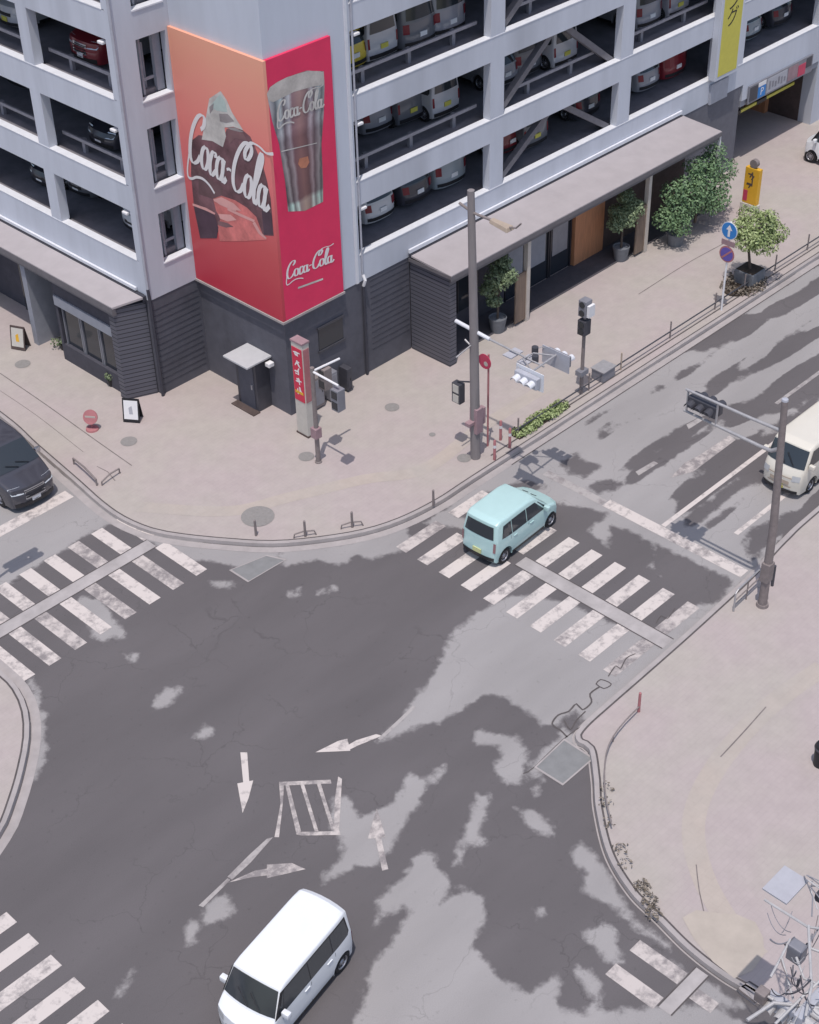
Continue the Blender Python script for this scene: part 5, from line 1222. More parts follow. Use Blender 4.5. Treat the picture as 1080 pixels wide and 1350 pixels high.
mb = MB(); mb.tube([(-0.75, -2.85, 4.95), (0.95, -2.75, 4.95)], 0.035); mb.tube([(-0.5, -2.85, 4.95), (-0.2, -2.2, 5.0), (0.3, -2.2, 5.0), (0.7, -2.75, 4.95)], 0.025); ppart(mb, 'cross_bracket', M['steel'], up_)
signal_head(up_, (-0.75, -2.85, 4.78), 'y', -1, M['sillcap'], M['pipe'], 0.46, M['sillcap']); signal_head(up_, (0.90, -2.75, 4.78), 'y', 1, M['sillcap'], M['grey'], 0.46, M['paleblue'])
for pts_ in ([(-0.75, -2.5, 4.95), (-0.45, -2.2, 5.05), (-0.1, -2.2, 5.0)], [(0.9, -2.5, 4.95), (0.7, -2.2, 5.05), (0.4, -2.1, 4.98)]):
    mb = MB(); mb.tube(dense(pts_, step=0.15), 0.014, 6); ppart(mb, 'cable', M['steel'], up_, smooth=True)
for c_ in ((0.1, -2.45, 5.0), (0.5, -2.1, 5.0)):
    mb = MB(); mb.cyl((c_[0], c_[1], c_[2]-0.12), (c_[0], c_[1], c_[2]+0.10), 0.11, n=14); ppart(mb, 'junction_box', M['darkgrey'], up_)
for yy in (-2.2, -1.6):
    mb = MB(); mb.box(-0.3, 0.3, yy-0.18, yy+0.18, 4.86, 4.90); ppart(mb, 'shade_plate', M['paleblue'], up_)
mb = MB(); mb.box(-0.16, 0.16, -0.20, 0.14, 1.1, 2.1); ppart(mb, 'control_box', M['pinkmetal'], up_, bevel=0.02)
mb = MB(); mb.box(-0.42, -0.16, -0.1, 0.12, 1.5, 1.62); mb.box(0.16, 0.40, -0.1, 0.1, 1.3, 1.95); ppart(mb, 'push_button_box', M['pinkmetal'], up_, bevel=0.01)
mb = MB(); mb.tube([(0, 0.1, 3.05), (0.02, 0.85, 2.75)], 0.03); b_ = ppart(mb, 'signal_bracket', M['darkgrey'], up_)
mb = MB(); mb.box(-0.12, 0.14, 0.62, 1.0, 1.95, 2.72); w_ = ppart(mb, 'walk_signal', M['darkgrey'], up_, bevel=0.02)
mb = MB(); mb.box(-0.135, -0.121, 0.68, 0.94, 2.38, 2.68); mb.box(-0.135, -0.121, 0.68, 0.94, 1.99, 2.29); ppart(mb, 'lens', M['cream'], w_)
# hydrant sign post
hx, hy = GP(643, 588)
hs = thing('hydrant_sign', 'slim post with red round hydrant sign beside the concrete pole', 'sign', (hx, hy, PZ))
mb = MB(); mb.cyl((0, 0, 0), (0, 0, 3.75), 0.035, n=8); ppart(mb, 'post', M['redfade'], hs)
mb = MB(); mb.cyl((-0.045, 0.12, 3.45), (-0.07, 0.12, 3.45), 0.28, n=22); s_ = ppart(mb, 'sign_plate', M['hydrantred'], hs)
disc_ = MB(); disc_.cyl((-0.0705, 0.06, 3.38), (-0.073, 0.06, 3.38), 0.09, n=14); ppart(disc_, 'emblem', M['cream'], s_)
# short red and white posts round the pole
for (u, v), lab in zip([(660, 580), (652, 606), (672, 590)], ['pinkish guard post behind the concrete pole and nearest the hydrant sign', 'pinkish guard post at the kerb in front of the hydrant sign', 'pinkish guard post beside the hedge end']):
    x, y = GP(u, v); o = thing('guard_post', lab, 'bollard', (x, y, PZ), 0, 'guard posts round the concrete pole')
    mb = MB(); mb.lathe([(0.05, 0), (0.05, 0.78), (0.03, 0.82), (0.001, 0.82)], n=12); ppart(mb, 'post', M['redfade'], o, smooth=True)
    mb = MB(); mb.lathe([(0.054, 0.5), (0.054, 0.62)], n=12); ppart(mb, 'band', M['white'], o)
# corner signal post
sx, sy = GP(420, 609)
ss = thing('pedestrian_signal', 'short brown signal post with two white arms beside the red pylon', 'traffic signal', (sx, sy, PZ))
mb = MB(); mb.tube([(0, 0, 0), (0, 0, 3.85)], [0.085, 0.075], 12); ppart(mb, 'post', M['steelbrown'], ss, smooth=True)
mb = MB(); mb.tube([(0, 0, 3.7), (1.25, 0, 3.62)], 0.04); ppart(mb, 'arm', M['white'], ss)
mb = MB(); mb.tube([(0, 0, 3.7), (0, -1.25, 3.68)], 0.04); ppart(mb, 'arm', M['white'], ss)
for c, ax in (((0.55, 0, 3.2), 'x'), ((0.05, -1.15, 3.1), 'y')):
    mb = MB(); mb.box(c[0]-0.17, c[0]+0.17, c[1]-0.17, c[1]+0.17, c[2]-0.42, c[2]+0.40); h = ppart(mb, 'walk_signal', M['steelbrown'] if ax == 'x' else M['grey'], ss, bevel=0.02)
    for dz in (-0.2, 0.2):
        mb = MB(); mb.box(c[0]-0.185, c[0]-0.171, c[1]-0.13, c[1]+0.13, c[2]+dz-0.14, c[2]+dz+0.14); ppart(mb, 'lens', M['lensdark'], h)
mb = MB(); mb.box(-0.15, 0.13, -0.14, 0.14, 1.05, 1.45); ppart(mb, 'push_button_box', M['pinkmetal'], ss, bevel=0.02)
mb = MB(); mb.lathe([(0.13, 0), (0.12, 0.05), (0.09, 0.06)], n=14); ppart(mb, 'base_collar', M['steelbrown'], ss)
# red pylon at the corner
px_, py_ = GP(404, 571)
pl = thing('pylon_sign', 'slim red and grey advertising pylon standing at the building corner', 'sign', (px_, py_, PZ))
mb = MB(); mb.box(-0.16, 0.16, -0.28, 0.28, 0, 3.78); ppart(mb, 'pylon_body', M['cream'], pl, bevel=0.015)
mb = MB(); mb.box(-0.175, -0.161, -0.25, 0.25, 1.45, 3.60); f_ = ppart(mb, 'sign_face', M['red'], pl)
mb = MB(); mb.box(-0.13, 0.13, -0.295, -0.281, 1.45, 3.60); ppart(mb, 'side_panel', M['redfade'], pl)
glyphs(f_, [(-0.1795, 0.0, 3.36-0.36*i_) for i_ in range(5)], 0.15, M['artwhite'], 4)
for k_, (z0, z1, y0, y1) in enumerate([][:0] and [(3.28, 3.5, -0.14, 0.12), (2.95, 3.22, -0.10, 0.13), (2.62, 2.88, -0.13, 0.08), (2.2, 2.55, -0.08, 0.12), (1.98, 2.14, -0.12, 0.1)]):
    mb = MB(); mb.box(-0.1795, -0.1755, y0, y0+0.06, z0, z1); mb.box(-0.1795, -0.1755, y0+0.061, y1, z0+0.02, z0+0.08); mb.box(-0.1795, -0.1755, y1-0.08, y1-0.03, z0+0.081, z1-0.03); ppart(mb, 'sign_mark', M['artwhite'], f_)
mb = MB(); mb.box(-0.182, -0.176, -0.2, 0.2, 1.75, 1.86); ppart(mb, 'sign_stripe', M['amber'], f_)
mb = MB(); mb.box(-0.18, 0.18, -0.30, 0.30, 3.79, 3.86); ppart(mb, 'pylon_cap', M['pinkmetal'], pl)
mb = MB(); mb.box(-0.19, 0.19, -0.31, 0.31, -0.01, 0.06); ppart(mb, 'pylon_foot', M['browndark'], pl)
# electric boxes behind the pylon on the wall
for (x, w, h), lab in zip([(1.0, 0.55, 1.35), (1.75, 0.4, 1.2), (2.55, 0.25, 1.0)], ['brown grey meter cabinet nearest the red pylon', 'pale grey meter cabinet under the little window', 'small dark meter box right of the pale cabinet']):
    o = thing('meter_cabinet', lab, 'cabinet', (x, -0.02, PZ), 0, 'cabinets along the dark wall')
    mb = MB(); mb.box(-w/2, w/2, -0.42, 0.0, 0.08, h); ppart(mb, 'case', [M['steelbrown'], M['grey'], M['darkgrey']][0 if x < 1.5 else 1 if x < 2 else 2], o, bevel=0.02)
    mb = MB(); mb.box(-w/2+0.04, w/2-0.04, -0.435, -0.421, 0.2, h-0.1); d_ = ppart(mb, 'door', M['grey'] if x < 2 else M['darkgrey'], o)
    mb = MB(); mb.box(w/2-0.12, w/2-0.09, -0.45, -0.436, h*0.5, h*0.6); ppart(mb, 'handle', M['black'], d_)
# second pedestrian signal further up the pavement
x, y = GP(766, 519)
s2 = thing('pedestrian_signal', 'grey post with stacked round signal heads by the roadside rail', 'traffic signal', (x, y, PZ))
mb = MB(); mb.tube([(0, 0, 0), (0, 0, 3.9)], [0.07, 0.06], 10); ppart(mb, 'post', M['steelbrown'], s2, smooth=True)
for z0, z1, m_ in ((2.55, 3.15, M['darkgrey']), (3.3, 3.95, M['grey'])):
    mb = MB(); mb.box(-0.2, 0.16, -0.17, 0.17, z0, z1); h = ppart(mb, 'walk_signal', m_, s2, bevel=0.03)
    for dz in (0.16, z1-z0-0.16):
        mb = MB(); mb.cyl((-0.201, 0, z0+dz), (-0.22, 0, z0+dz), 0.12, n=16); ppart(mb, 'lens', M['lensdark'], h)
mb = MB(); mb.box(-0.16, 0.16, -0.3, -0.19, 3.35, 3.8); ppart(mb, 'sound_box', M['white'], s2)
mb = MB(); mb.box(-0.22, 0.2, -0.14, 0.14, 0.85, 1.05); ppart(mb, 'push_button_box', M['grey'], s2)
# direction and parking signs on a white post
x, y = GP(951, 409)
ds = thing('road_sign', 'white post with blue round arrow sign above a violet round sign', 'road sign', (x, y, PZ))
mb = MB(); mb.cyl((0, 0, 0), (0, 0, 3.85), 0.04, n=10); ppart(mb, 'post', M['white'], ds)
def disc(par, c, r, m, nm, d=0.02, n=26): mb = MB(); mb.cyl((c[0], c[1], c[2]), (c[0]-d, c[1], c[2]), r, n=n); return ppart(mb, nm, m, par)
d1 = disc(ds, (-0.045, 0, 3.5), 0.36, M['white'], 'sign_plate'); disc(d1, (-0.066, 0, 3.5), 0.335, M['blue'], 'sign_face', 0.006)
mb = MB(); mb.face([(-0.075, -0.05, 3.25), (-0.075, 0.05, 3.25), (-0.075, 0.05, 3.53), (-0.075, 0.14, 3.53), (-0.075, 0, 3.75), (-0.075, -0.14, 3.53), (-0.075, -0.05, 3.53)]); ppart(mb, 'arrow', M['white'], d1)
mb = MB(); mb.box(-0.062, -0.045, -0.3, 0.3, 2.86, 3.08); ppart(mb, 'plate', M['pinkmetal'], ds)
d2 = disc(ds, (-0.045, 0, 2.50), 0.34, M['redfade'], 'sign_plate'); disc(d2, (-0.066, 0, 2.50), 0.28, M['violet'], 'sign_face', 0.006)
mb = MB(); mb.bar((-0.074, -0.2, 2.7), (-0.074, 0.2, 2.3), 0.008, 0.07); ppart(mb, 'bar', M['redfade'], d2)
# yellow standing sign by the garage entrance
x, y = GP(988, 277)
ys_ = thing('standing_sign', 'yellow and orange upright sign board near the garage entrance', 'sign', (x, y, PZ))
mb = MB(); mb.box(-0.12, 0.12, -0.36, 0.36, 0.35, 2.0); ppart(mb, 'sign_box', M['amber'], ys_, bevel=0.02)
mb = MB(); mb.box(-0.16, 0.16, -0.42, 0.42, 0, 0.34); ppart(mb, 'sign_foot', M['leafpale'] if False else M['cream'], ys_, bevel=0.02)
mb = MB(); mb.cyl((-0.10, 0, 2.2), (0.10, 0, 2.2), 0.19, n=20); ppart(mb, 'round_top', M['steelbrown'], ys_)
glyphs(ys_, [(-0.127, 0.0, 1.68-0.42*i_) for i_ in range(2)], 0.18, M['browndark'], 9)
for z0, z1 in ():
    mb = MB(); mb.box(-0.128, -0.1205, -0.18, 0.16, z0, z0+0.09); mb.box(-0.128, -0.1205, -0.08, 0.04, z0+0.091, z1); mb.box(-0.128, -0.1205, 0.06, 0.2, z1-0.1, z1-0.02); ppart(mb, 'sign_mark', M['browndark'], ys_)
mb = MB(); mb.box(-0.13, -0.121, 0.12, 0.33, 0.45, 0.95); ppart(mb, 'red_patch', M['hydrantred'], ys_)
# roadside rail: low posts joined by one pipe
rl = thing('roadside_rail', 'long low pipe rail with short posts along the main road kerb', 'rail', (0, 0, PZ))
mb = MB(); mb.tube([(4.4, -6.86, 0.30), (14, -6.86, 0.30), (26, -6.86, 0.30), (40, -6.86, 0.30)], 0.028); ppart(mb, 'pipe', M['darkgrey'], rl)
k = 0
for x in [4.55, 8.5, 10.4, 13.45, 16.4, 18.4, 20.6, 23, 25.5, 28, 31, 34]:
    mb = MB(); mb.cyl((x, -6.86, 0), (x, -6.86, 0.74), 0.032, n=10); ppart(mb, 'post', M['tan'] if abs(x-10.4) < 0.1 else M['steelbrown'], rl, smooth=False)
# bollards with low hoops on the rounded corner
BOL = []
for (u, v), lab in zip([(341, 708), (406, 709), (468, 697), (575, 668)], ['thin brown kerb post in front of the large round manhole cover', 'thin brown kerb post in the middle of the rounded corner', 'thin brown kerb post with low hoop nearest the mint car', 'small brown kerb post at the crossing left of the mint car']):
    x, y = GP(u, v); o = thing('kerb_post', lab, 'bollard', (x, y+0.12, PZ), 0, 'kerb posts round the corner')
    mb = MB(); mb.lathe([(0.045, 0), (0.04, 0.62), (0.001, 0.66)], n=12); ppart(mb, 'post', M['steelbrown'], o, smooth=True)
    if u > 400 and u < 500:
        mb = MB(); mb.tube([(-0.32, 0.20, 0.0), (-0.30, 0.18, 0.16), (-0.05, 0.02, 0.22), (0.25, -0.16, 0.18), (0.30, -0.2, 0.0)], 0.025); ppart(mb, 'hoop', M['steelbrown'], o)
x, y = GP(842, 938)
o = thing('kerb_post', 'thin reddish post at the start of the curved rail on the right corner', 'bollard', (x, y, PZ))
mb = MB(); mb.lathe([(0.045, 0), (0.04, 0.72), (0.001, 0.76)], n=12); ppart(mb, 'post', M['redfade'], o)
# curved low rail on the right corner
cr_ = thing('curved_rail', 'low dark pipe rail following the curved kerb of the right corner', 'rail', (0, 0, PZ))
rp = dense([GP(*q) for q in [(843, 938), (815, 968), (799, 1000), (797, 1050), (806, 1095)]], step=0.3)
mb = MB(); mb.tube([(x, y, 0.22) for x, y in rp], 0.022); ppart(mb, 'pipe', M['steelbrown'], cr_)
for x, y in rp[4::5]: mb = MB(); mb.cyl((x, y, 0), (x, y, 0.24), 0.022, n=8); ppart(mb, 'post', M['steelbrown'], cr_)
# little barrier at the foot of the gantry
x0, y0 = GP(967, 806); x1, y1 = GP(1000, 775)
fb = thing('pipe_barrier', 'small grey pipe barrier at the foot of the signal gantry', 'barrier', (x0, y0, PZ))
dx, dy = x1-x0, y1-y0
mb = MB()
mb.tube([(0, 0, 0), (0, 0, 0.72), (dx*0.08, dy*0.08, 0.8), (dx*0.92, dy*0.92, 0.8), (dx, dy, 0.72), (dx, dy, 0)], 0.03); ppart(mb, 'frame', M['steel'], fb, smooth=True)
mb = MB(); mb.tube([(0, 0, 0.42), (dx, dy, 0.42)], 0.022); mb.tube([(dx*0.5, dy*0.5, 0), (dx*0.5, dy*0.5, 0.8)], 0.022); ppart(mb, 'cross_bar', M['steelbrown'], fb)
x, y = GP(1018, 772); o = thing('guard_post', 'dark thin post just behind the gantry pole', 'bollard', (x, y, PZ))
mb = MB(); mb.lathe([(0.05, 0), (0.045, 0.8), (0.001, 0.84)], n=10); ppart(mb, 'post', M['darkgrey'], o)
# left pavement: low chain rail, boards, pots
lr = thing('pipe_barrier', 'low brown pipe barrier with bent end beside the left street kerb', 'barrier', (0, 0, PZ))
q = [GP(*p) for p in [(98, 612), (128, 640)]]; r_ = [GP(*p) for p in [(135, 640), (158, 624)]]
mb = MB(); mb.tube([(*q[0], 0.0), (*q[0], 0.25), ((q[0][0]+q[1][0])/2, (q[0][1]+q[1][1])/2, 0.33), (*q[1], 0.25), (*q[1], 0)], 0.035); ppart(mb, 'hoop', M['steelbrown'], lr, smooth=True)
mb = MB(); mb.tube([(*r_[0], 0.0), (*r_[0], 0.15), ((r_[0][0]+r_[1][0])/2, (r_[0][1]+r_[1][1])/2, 0.24), (*r_[1], 0.2), (*r_[1], 0)], 0.03); ppart(mb, 'hoop', M['steelbrown'], lr, smooth=True)
def a_board(u, v, lab, rz, board, frame, w=0.55, h=0.85, art=None):
    x, y = GP(u, v); o = thing('sandwich_board', lab, 'sign board', (x, y, PZ), rz)
    for s in (-1, 1):
        mb = MB(); a = 0.22
        mb.add([(s*a, -w/2, 0.02), (s*a, w/2, 0.02), (s*0.02, w/2, h), (s*0.02, -w/2, h), (s*a-s*0.03, -w/2, 0.02), (s*a-s*0.03, w/2, 0.02), (s*0.02-s*0.018, w/2, h), (s*0.02-s*0.018, -w/2, h)],
               [(0, 1, 2, 3), (7, 6, 5, 4), (0, 4, 5, 1), (1, 5, 6, 2), (2, 6, 7, 3), (3, 7, 4, 0)])
        f = ppart(mb, 'frame', frame, o)
        mb = MB(); q = lambda t, yy, d=0.006: (s*(a+(0.02-a)*t)+s*d, yy, 0.02+(h-0.02)*t+d*0.2)
        mb.face([q(0.13, -w/2+0.05), q(0.13, w/2-0.05), q(0.93, w/2-0.05), q(0.93, -w/2+0.05)]); ppart(mb, 'panel', board, f)
        if art:
            mb = MB(); mb.face([q(0.35, -0.06, .009), q(0.35, 0.08, .009), q(0.7, 0.04, .009), q(0.62, -0.08, .009)]); ppart(mb, 'picture', art, f)
    return o
a_board(28, 458, 'dark framed sandwich board with cream panel by the grey divider wall', math.radians(205), M['cream'], M['browndark'], 0.62, 0.95, M['amber'])
a_board(176, 553, 'white sandwich board in front of the dark tiled shop corner', math.radians(215), M['white'], M['black'], 0.62, 0.9, M['paleblue'])
x, y = GP(122, 566)
rs = thing('standing_sign', 'faded red round standing sign on the left pavement', 'sign', (x, y, PZ), math.radians(35))
mb = MB(); mb.lathe([(0.24, 0), (0.22, 0.06), (0.05, 0.10), (0.001, 0.10)], n=18); ppart(mb, 'foot', M['redfade'], rs, smooth=True)
mb = MB(); mb.cyl((0, 0, 0.1), (0, 0, 0.35), 0.03, n=8); ppart(mb, 'post', M['redfade'], rs)
sd = MB(); sd.cyl((0.02, 0, 0.52), (-0.02, 0, 0.54), 0.27, n=24); f_ = ppart(sd, 'sign_plate', M['redfade'], rs)
mb = MB(); mb.box(-0.032, -0.021, -0.19, 0.19, 0.49, 0.585); ppart(mb, 'white_bar', M['pinkmetal'] if False else M['cream'], f_)
def pot_plant(u, v, lab, r, hgt, leafm, nleaf, seed, blobs, trunk=True, group=None, leaf=0.07, potm=None):
    x, y = GP(u, v); o = thing('potted_plant', lab, 'plant', (x, y, PZ), 0, group)
    mb = MB(); mb.lathe([(0.001, 0.0), (r*0.72, 0.0), (r, hgt), (r*0.9, hgt), (r*0.86, hgt-0.06), (0.001, hgt-0.06)], n=18); p = ppart(mb, 'pot', potm or M['pot'], o, smooth=True)
    if trunk:
        mb = MB(); b0 = blobs[0]
        mb.tube([(0, 0, hgt-0.06), (0.03, 0.02, (hgt+b0[2])/2), (b0[0]*0.5, b0[1]*0.5, b0[2])], [0.05, 0.04, 0.025])
        for b in blobs[1:4]: mb.tube([(0.02, 0.01, (hgt+b0[2])/2), (b[0]*0.6, b[1]*0.6, b[2]-0.1), (b[0], b[1], b[2])], [0.03, 0.022, 0.01], 6)
        ppart(mb, 'trunk', M['bark'], o)
    ppart(leaves(nleaf, blobs, leaf, seed), 'crown', leafm, o, fixn=False)
    return o
pot_plant(148, 508, 'small dark potted plant at the tiled shop corner', 0.17, 0.30, M['leafpale'], 120, 2, [(0, 0, 0.45, 0.22)], False, leaf=0.06, potm=M['black'])
pot_plant(86, 460, 'small white flowering pot plant at the foot of the shop window', 0.2, 0.25, M['leafpale'], 140, 3, [(0, 0, 0.4, 0.26), (-0.2, 0.3, 0.3, 0.2)], False, leaf=0.06, potm=M['black'])
pot_plant(656, 436, 'olive tree in a grey pot beside the first roof post', 0.36, 0.62, M['leafpale'], 3000, 4, [(0, 0, 2.3, 0.55), (0.35, 0.3, 2.6, 0.42), (0.15, -0.35, 2.5, 0.4), (-0.3, 0.2, 1.9, 0.38), (-0.1, 0.1, 1.35, 0.32), (0.3, 0.0, 2.95, 0.32)], leaf=0.06)
pot_plant(818, 342, 'olive tree in a grey pot beside the second roof post', 0.36, 0.62, M['leafpale'], 3000, 5, [(0.2, 0, 1.9, 0.55), (0.55, -0.1, 2.2, 0.5), (0.1, 0.4, 2.0, 0.4), (-0.3, 0.1, 1.7, 0.4), (0.5, 0.3, 2.6, 0.38)], leaf=0.062)
def bush(x, y, lab, blobs, n, seed, m, pot=True, leaf=0.068):
    o = thing('bush', lab, 'bush', (x, y, PZ), 0, 'dense bushes in front of the shop')
    if pot: mb = MB(); mb.lathe([(0.001, 0), (0.30, 0), (0.38, 0.55), (0.33, 0.55), (0.001, 0.5)], n=18); ppart(mb, 'pot', M['pot'], o, smooth=True)
    mb = MB(); mb.tube([(0, 0, 0.4), (0.05, 0.02, 1.3), (0, 0.1, 2.0)], [0.07, 0.05, 0.03])
    for b in blobs[:5]: mb.tube([(0.03, 0.02, 0.9), (b[0]*0.6, b[1]*0.6, b[2]*0.8), b[:3]], [0.04, 0.025, 0.012], 6)
    ppart(mb, 'trunk', M['bark'], o); ppart(leaves(n, blobs, leaf, seed), 'crown', m, o, fixn=False)
bx_, by_ = GP(890, 322)
bush(bx_, by_, 'dark green bush in a grey pot left of the other bushes', [(0, 0, 1.6, 0.75), (-0.5, 0.2, 1.3, 0.6), (0.5, -0.1, 1.9, 0.7), (0, 0.3, 2.3, 0.6), (0.6, 0.2, 2.5, 0.5), (-0.3, -0.4, 1.1, 0.5)], 2600, 11, M['leaf'])
bush(bx_+1.5, by_+0.1, 'mid green bush between the potted one and the roof end', [(0, 0, 1.6, 0.8), (-0.3, -0.3, 2.2, 0.6), (0.5, 0.1, 2.4, 0.7), (0.4, -0.4, 1.3, 0.6), (0, 0.3, 2.9, 0.5)], 2600, 12, M['leaf'], False)
bush(bx_+2.9, by_+0.35, 'tall green bush under the white end post of the shop roof', [(0, 0, 1.5, 0.8), (0.4, -0.2, 2.2, 0.7), (-0.4, 0.1, 2.6, 0.6), (0.2, 0.2, 3.0, 0.55), (-0.2, -0.5, 1.1, 0.6)], 2600, 13, M['leaf'], False)
# street tree in a tub
tx, ty = GP(987, 372)
tr = thing('street_tree', 'young pale green street tree in a dark square tub at the kerb', 'tree', (tx, ty, PZ))
mb = MB(); mb.box(-0.45, 0.45, -0.45, 0.45, 0, 0.62); ppart(mb, 'tub', M['pot'], tr, bevel=0.03)
mb = MB(); mb.box(-0.40, 0.40, -0.40, 0.40, 0.621, 0.64); ppart(mb, 'soil', M['soil'], tr)
mb = MB(); mb.tube([(0, 0, 0.55), (-0.1, 0.12, 1.5), (-0.1, 0.1, 2.1)], [0.06, 0.05, 0.04])
for c in [(0.4, -0.2, 2.7), (-0.5, 0.3, 2.5), (0.2, 0.5, 2.8), (0.5, -0.7, 2.3), (-0.3, -0.4, 2.9)]: mb.tube([(-0.1, 0.1, 1.7), (c[0]*0.5, c[1]*0.5, 2.3), c], [0.035, 0.022, 0.01], 6)
ppart(mb, 'trunk', M['bark'], tr)
ppart(leaves(4600, [(0, 0, 2.4, 0.85), (-0.6, -0.1, 2.2, 0.6), (0.0, -0.5, 1.95, 0.6), (0.45, -0.25, 2.65, 0.5), (-0.5, 0.3, 2.5, 0.5), (0.2, 0.5, 2.8, 0.45), (0.5, -0.75, 2.3, 0.45), (-0.3, -0.4, 2.2, 0.45), (0.1, -0.4, 3.0, 0.4)], 0.065, 21), 'crown', M['leaflight'], tr, fixn=False)
mb = MB(); ro = thing('planting_bed', 'low ring of dark ground planting round the street tree tub', 'planting bed', (tx, ty, PZ))
ppart(leaves(900, [(0.5*math.cos(t)*1.6-0.3, 0.55*math.sin(t), 0.08, 0.35, 0.5) for t in np.arange(0, 6.2, 0.6)], 0.07, 23), 'foliage', M['leafdry'], ro, fixn=False)
mb.prism([(1.15*math.cos(t)-0.3, 0.62*math.sin(t)) for t in np.arange(0, 6.28, 0.25)], 0, 0.07); ppart(mb, 'soil', M['soil'], ro)
# hedge strip by the pole
hd = thing('hedge', 'low clipped green hedge strip on the kerb right of the concrete pole', 'hedge', (5.4, -6.85, PZ))
ppart(leaves(2200, [(dx, 0.05*math.sin(dx*5), 0.12+0.05*math.sin(dx*3), 0.30, 0.6) for dx in np.arange(-0.75, 1.6, 0.26)], 0.055, 31), 'foliage', M['leaflight'], hd, fixn=False)
mb = MB(); mb.box(-1.0, 1.8, -0.22, 0.26, 0, 0.05); ppart(mb, 'soil', M['soil'], hd)
# utility box on the kerb
x, y = GP(795, 497)
ub = thing('utility_box', 'low grey steel box beside the roadside rail', 'cabinet', (x, y, PZ))
mb = MB(); mb.box(-0.35, 0.35, -0.28, 0.28, 0, 0.42); ppart(mb, 'case', M['grey'], ub, bevel=0.03)
mb = MB(); mb.box(-0.38, 0.38, -0.31, 0.31, 0.421, 0.47); ppart(mb, 'lid', M['steel'], ub, bevel=0.01)
# weeds along the kerb of the right corner
for pts, lab, n in (([(800, 1040), (798, 1060), (801, 1085)], 'dry weeds beside the curved rail', 90), ([(818, 1120), (826, 1140)], 'sparse weeds along the curved kerb', 60), ([(846, 1170), (856, 1188), (862, 1205)], 'brown dried weeds at the kerb near the lower crossing', 300)):
    c = [GP(*q) for q in pts]; o = thing('weeds', lab, 'weeds', (*c[0], PZ))
    ppart(leaves(n, [(x-c[0][0], y-c[0][1], 0.05, 0.22, 0.6) for x, y in c], 0.05, n), 'foliage', M['leafdry'], o, fixn=False)

# ------------------------------------------------------------------ overhead signal cluster at the lower right
M['palesteel'] = mat('pale_steel', (0.46, 0.45, 0.455), 0.6, 0.1, var=0.12, scale=6)
bx0, by0 = -8.6, -28.35
ls = thing('signal_gantry', 'pale steel signal gantry with braces and grey heads at the lower right edge', 'traffic signal', (bx0, by0, PZ))
def rel(u, v, z): x, y = G(u, v, z); return (x-bx0, y-by0, z-PZ)
for k_ in range(30):
    R_ = random.Random(k_+3); u0, v0 = R_.uniform(1030, 1085), R_.uniform(1215, 1350); zz_ = R_.uniform(4.6, 5.3)
    du, dv = R_.uniform(-38, 38), R_.uniform(-40, 40)
    w_ = R_.uniform(0.1, 0.35); pa, pb = rel(u0, v0, zz_), rel(u0+du, v0+dv, zz_+R_.uniform(-.1, .1))
    mb = MB(); mb.tube([tuple(pa[i_]+(pb[i_]-pa[i_])*t_-(w_*4*t_*(1-t_) if i_ == 2 else 0) for i_ in range(3)) for t_ in np.linspace(0, 1, 9)], R_.choice([0.009, 0.012, 0.018]), 6); ppart(mb, 'cable', R_.choice([M['palesteel'], M['grey'], M['darkgrey'], M['darkgrey'], M['steelbrown']]), ls, smooth=True)
mb = MB(); mb.tube([(0, 0, 0), (0, 0, 6.2)], [0.17, 0.13], 14); ppart(mb, 'pole', M['steel'], ls, smooth=True)
A0 = (0, 0, 5.0)
for pts, r in (([A0, rel(1085, 1225, 5.2), rel(1065, 1222, 5.1), rel(1008, 1186, 5.0)], 0.03), ([A0, rel(1090, 1330, 4.6), rel(1020, 1322, 4.6), rel(985, 1345, 4.6)], 0.04),
               ([rel(1062, 1340, 4.9), rel(1070, 1300, 5.0), rel(1066, 1220, 5.2)], 0.03), ([rel(1016, 1288, 4.8), rel(1030, 1262, 4.9), rel(1042, 1238, 5.0)], 0.028),
               ([rel(1022, 1350, 4.7), rel(1060, 1312, 4.8), rel(1084, 1290, 5.0)], 0.03), ([rel(1030, 1260, 4.9), rel(1043, 1306, 4.7), rel(1046, 1318, 4.6)], 0.025), ([rel(1050, 1262, 4.9), rel(1060, 1290, 4.8), rel(1085, 1300, 4.8)], 0.03), ([rel(1068, 1250, 5), rel(1090, 1258, 5)], 0.03), ([rel(1020, 1318, 4.6), rel(1000, 1306, 4.6)], 0.03)):
    mb = MB(); mb.tube(pts, r, 8); ppart(mb, 'arm', M['palesteel'], ls, smooth=True)
c = rel(1052, 1248, 5.0); mb = MB(); mb.box(c[0]-0.13, c[0]+0.13, c[1]-0.17, c[1]+0.17, c[2]-0.40, c[2]+0.05); ppart(mb, 'walk_signal', M['grey'], ls, bevel=0.03)
c = rel(1006, 1306, 4.7); mb = MB(); mb.box(c[0]-0.12, c[0]+0.12, c[1]-0.12, c[1]+0.12, c[2]-0.3, c[2]); ppart(mb, 'walk_signal', M['steelbrown'], ls, bevel=0.03)
c = rel(1034, 1318, 4.6); signal_head(ls, (c[0], c[1]-0.1, c[2]-0.25), 'y', -1, M['palesteel'], M['pipe'], 0.45)
c = rel(1068, 1322, 4.7); signal_head(ls, (c[0], c[1], c[2]-0.2), 'x', -1, M['palesteel'], M['pipe'], 0.45)
c = rel(1036, 1165, 5.2)
mb = MB(); mb.box(c[0]-0.42, c[0]+0.42, c[1]-0.30, c[1]+0.30, c[2]-0.06, c[2]-0.02); ppart(mb, 'shade_plate', M['paleblue'], ls)
c = rel(1066, 1176, 5.2)
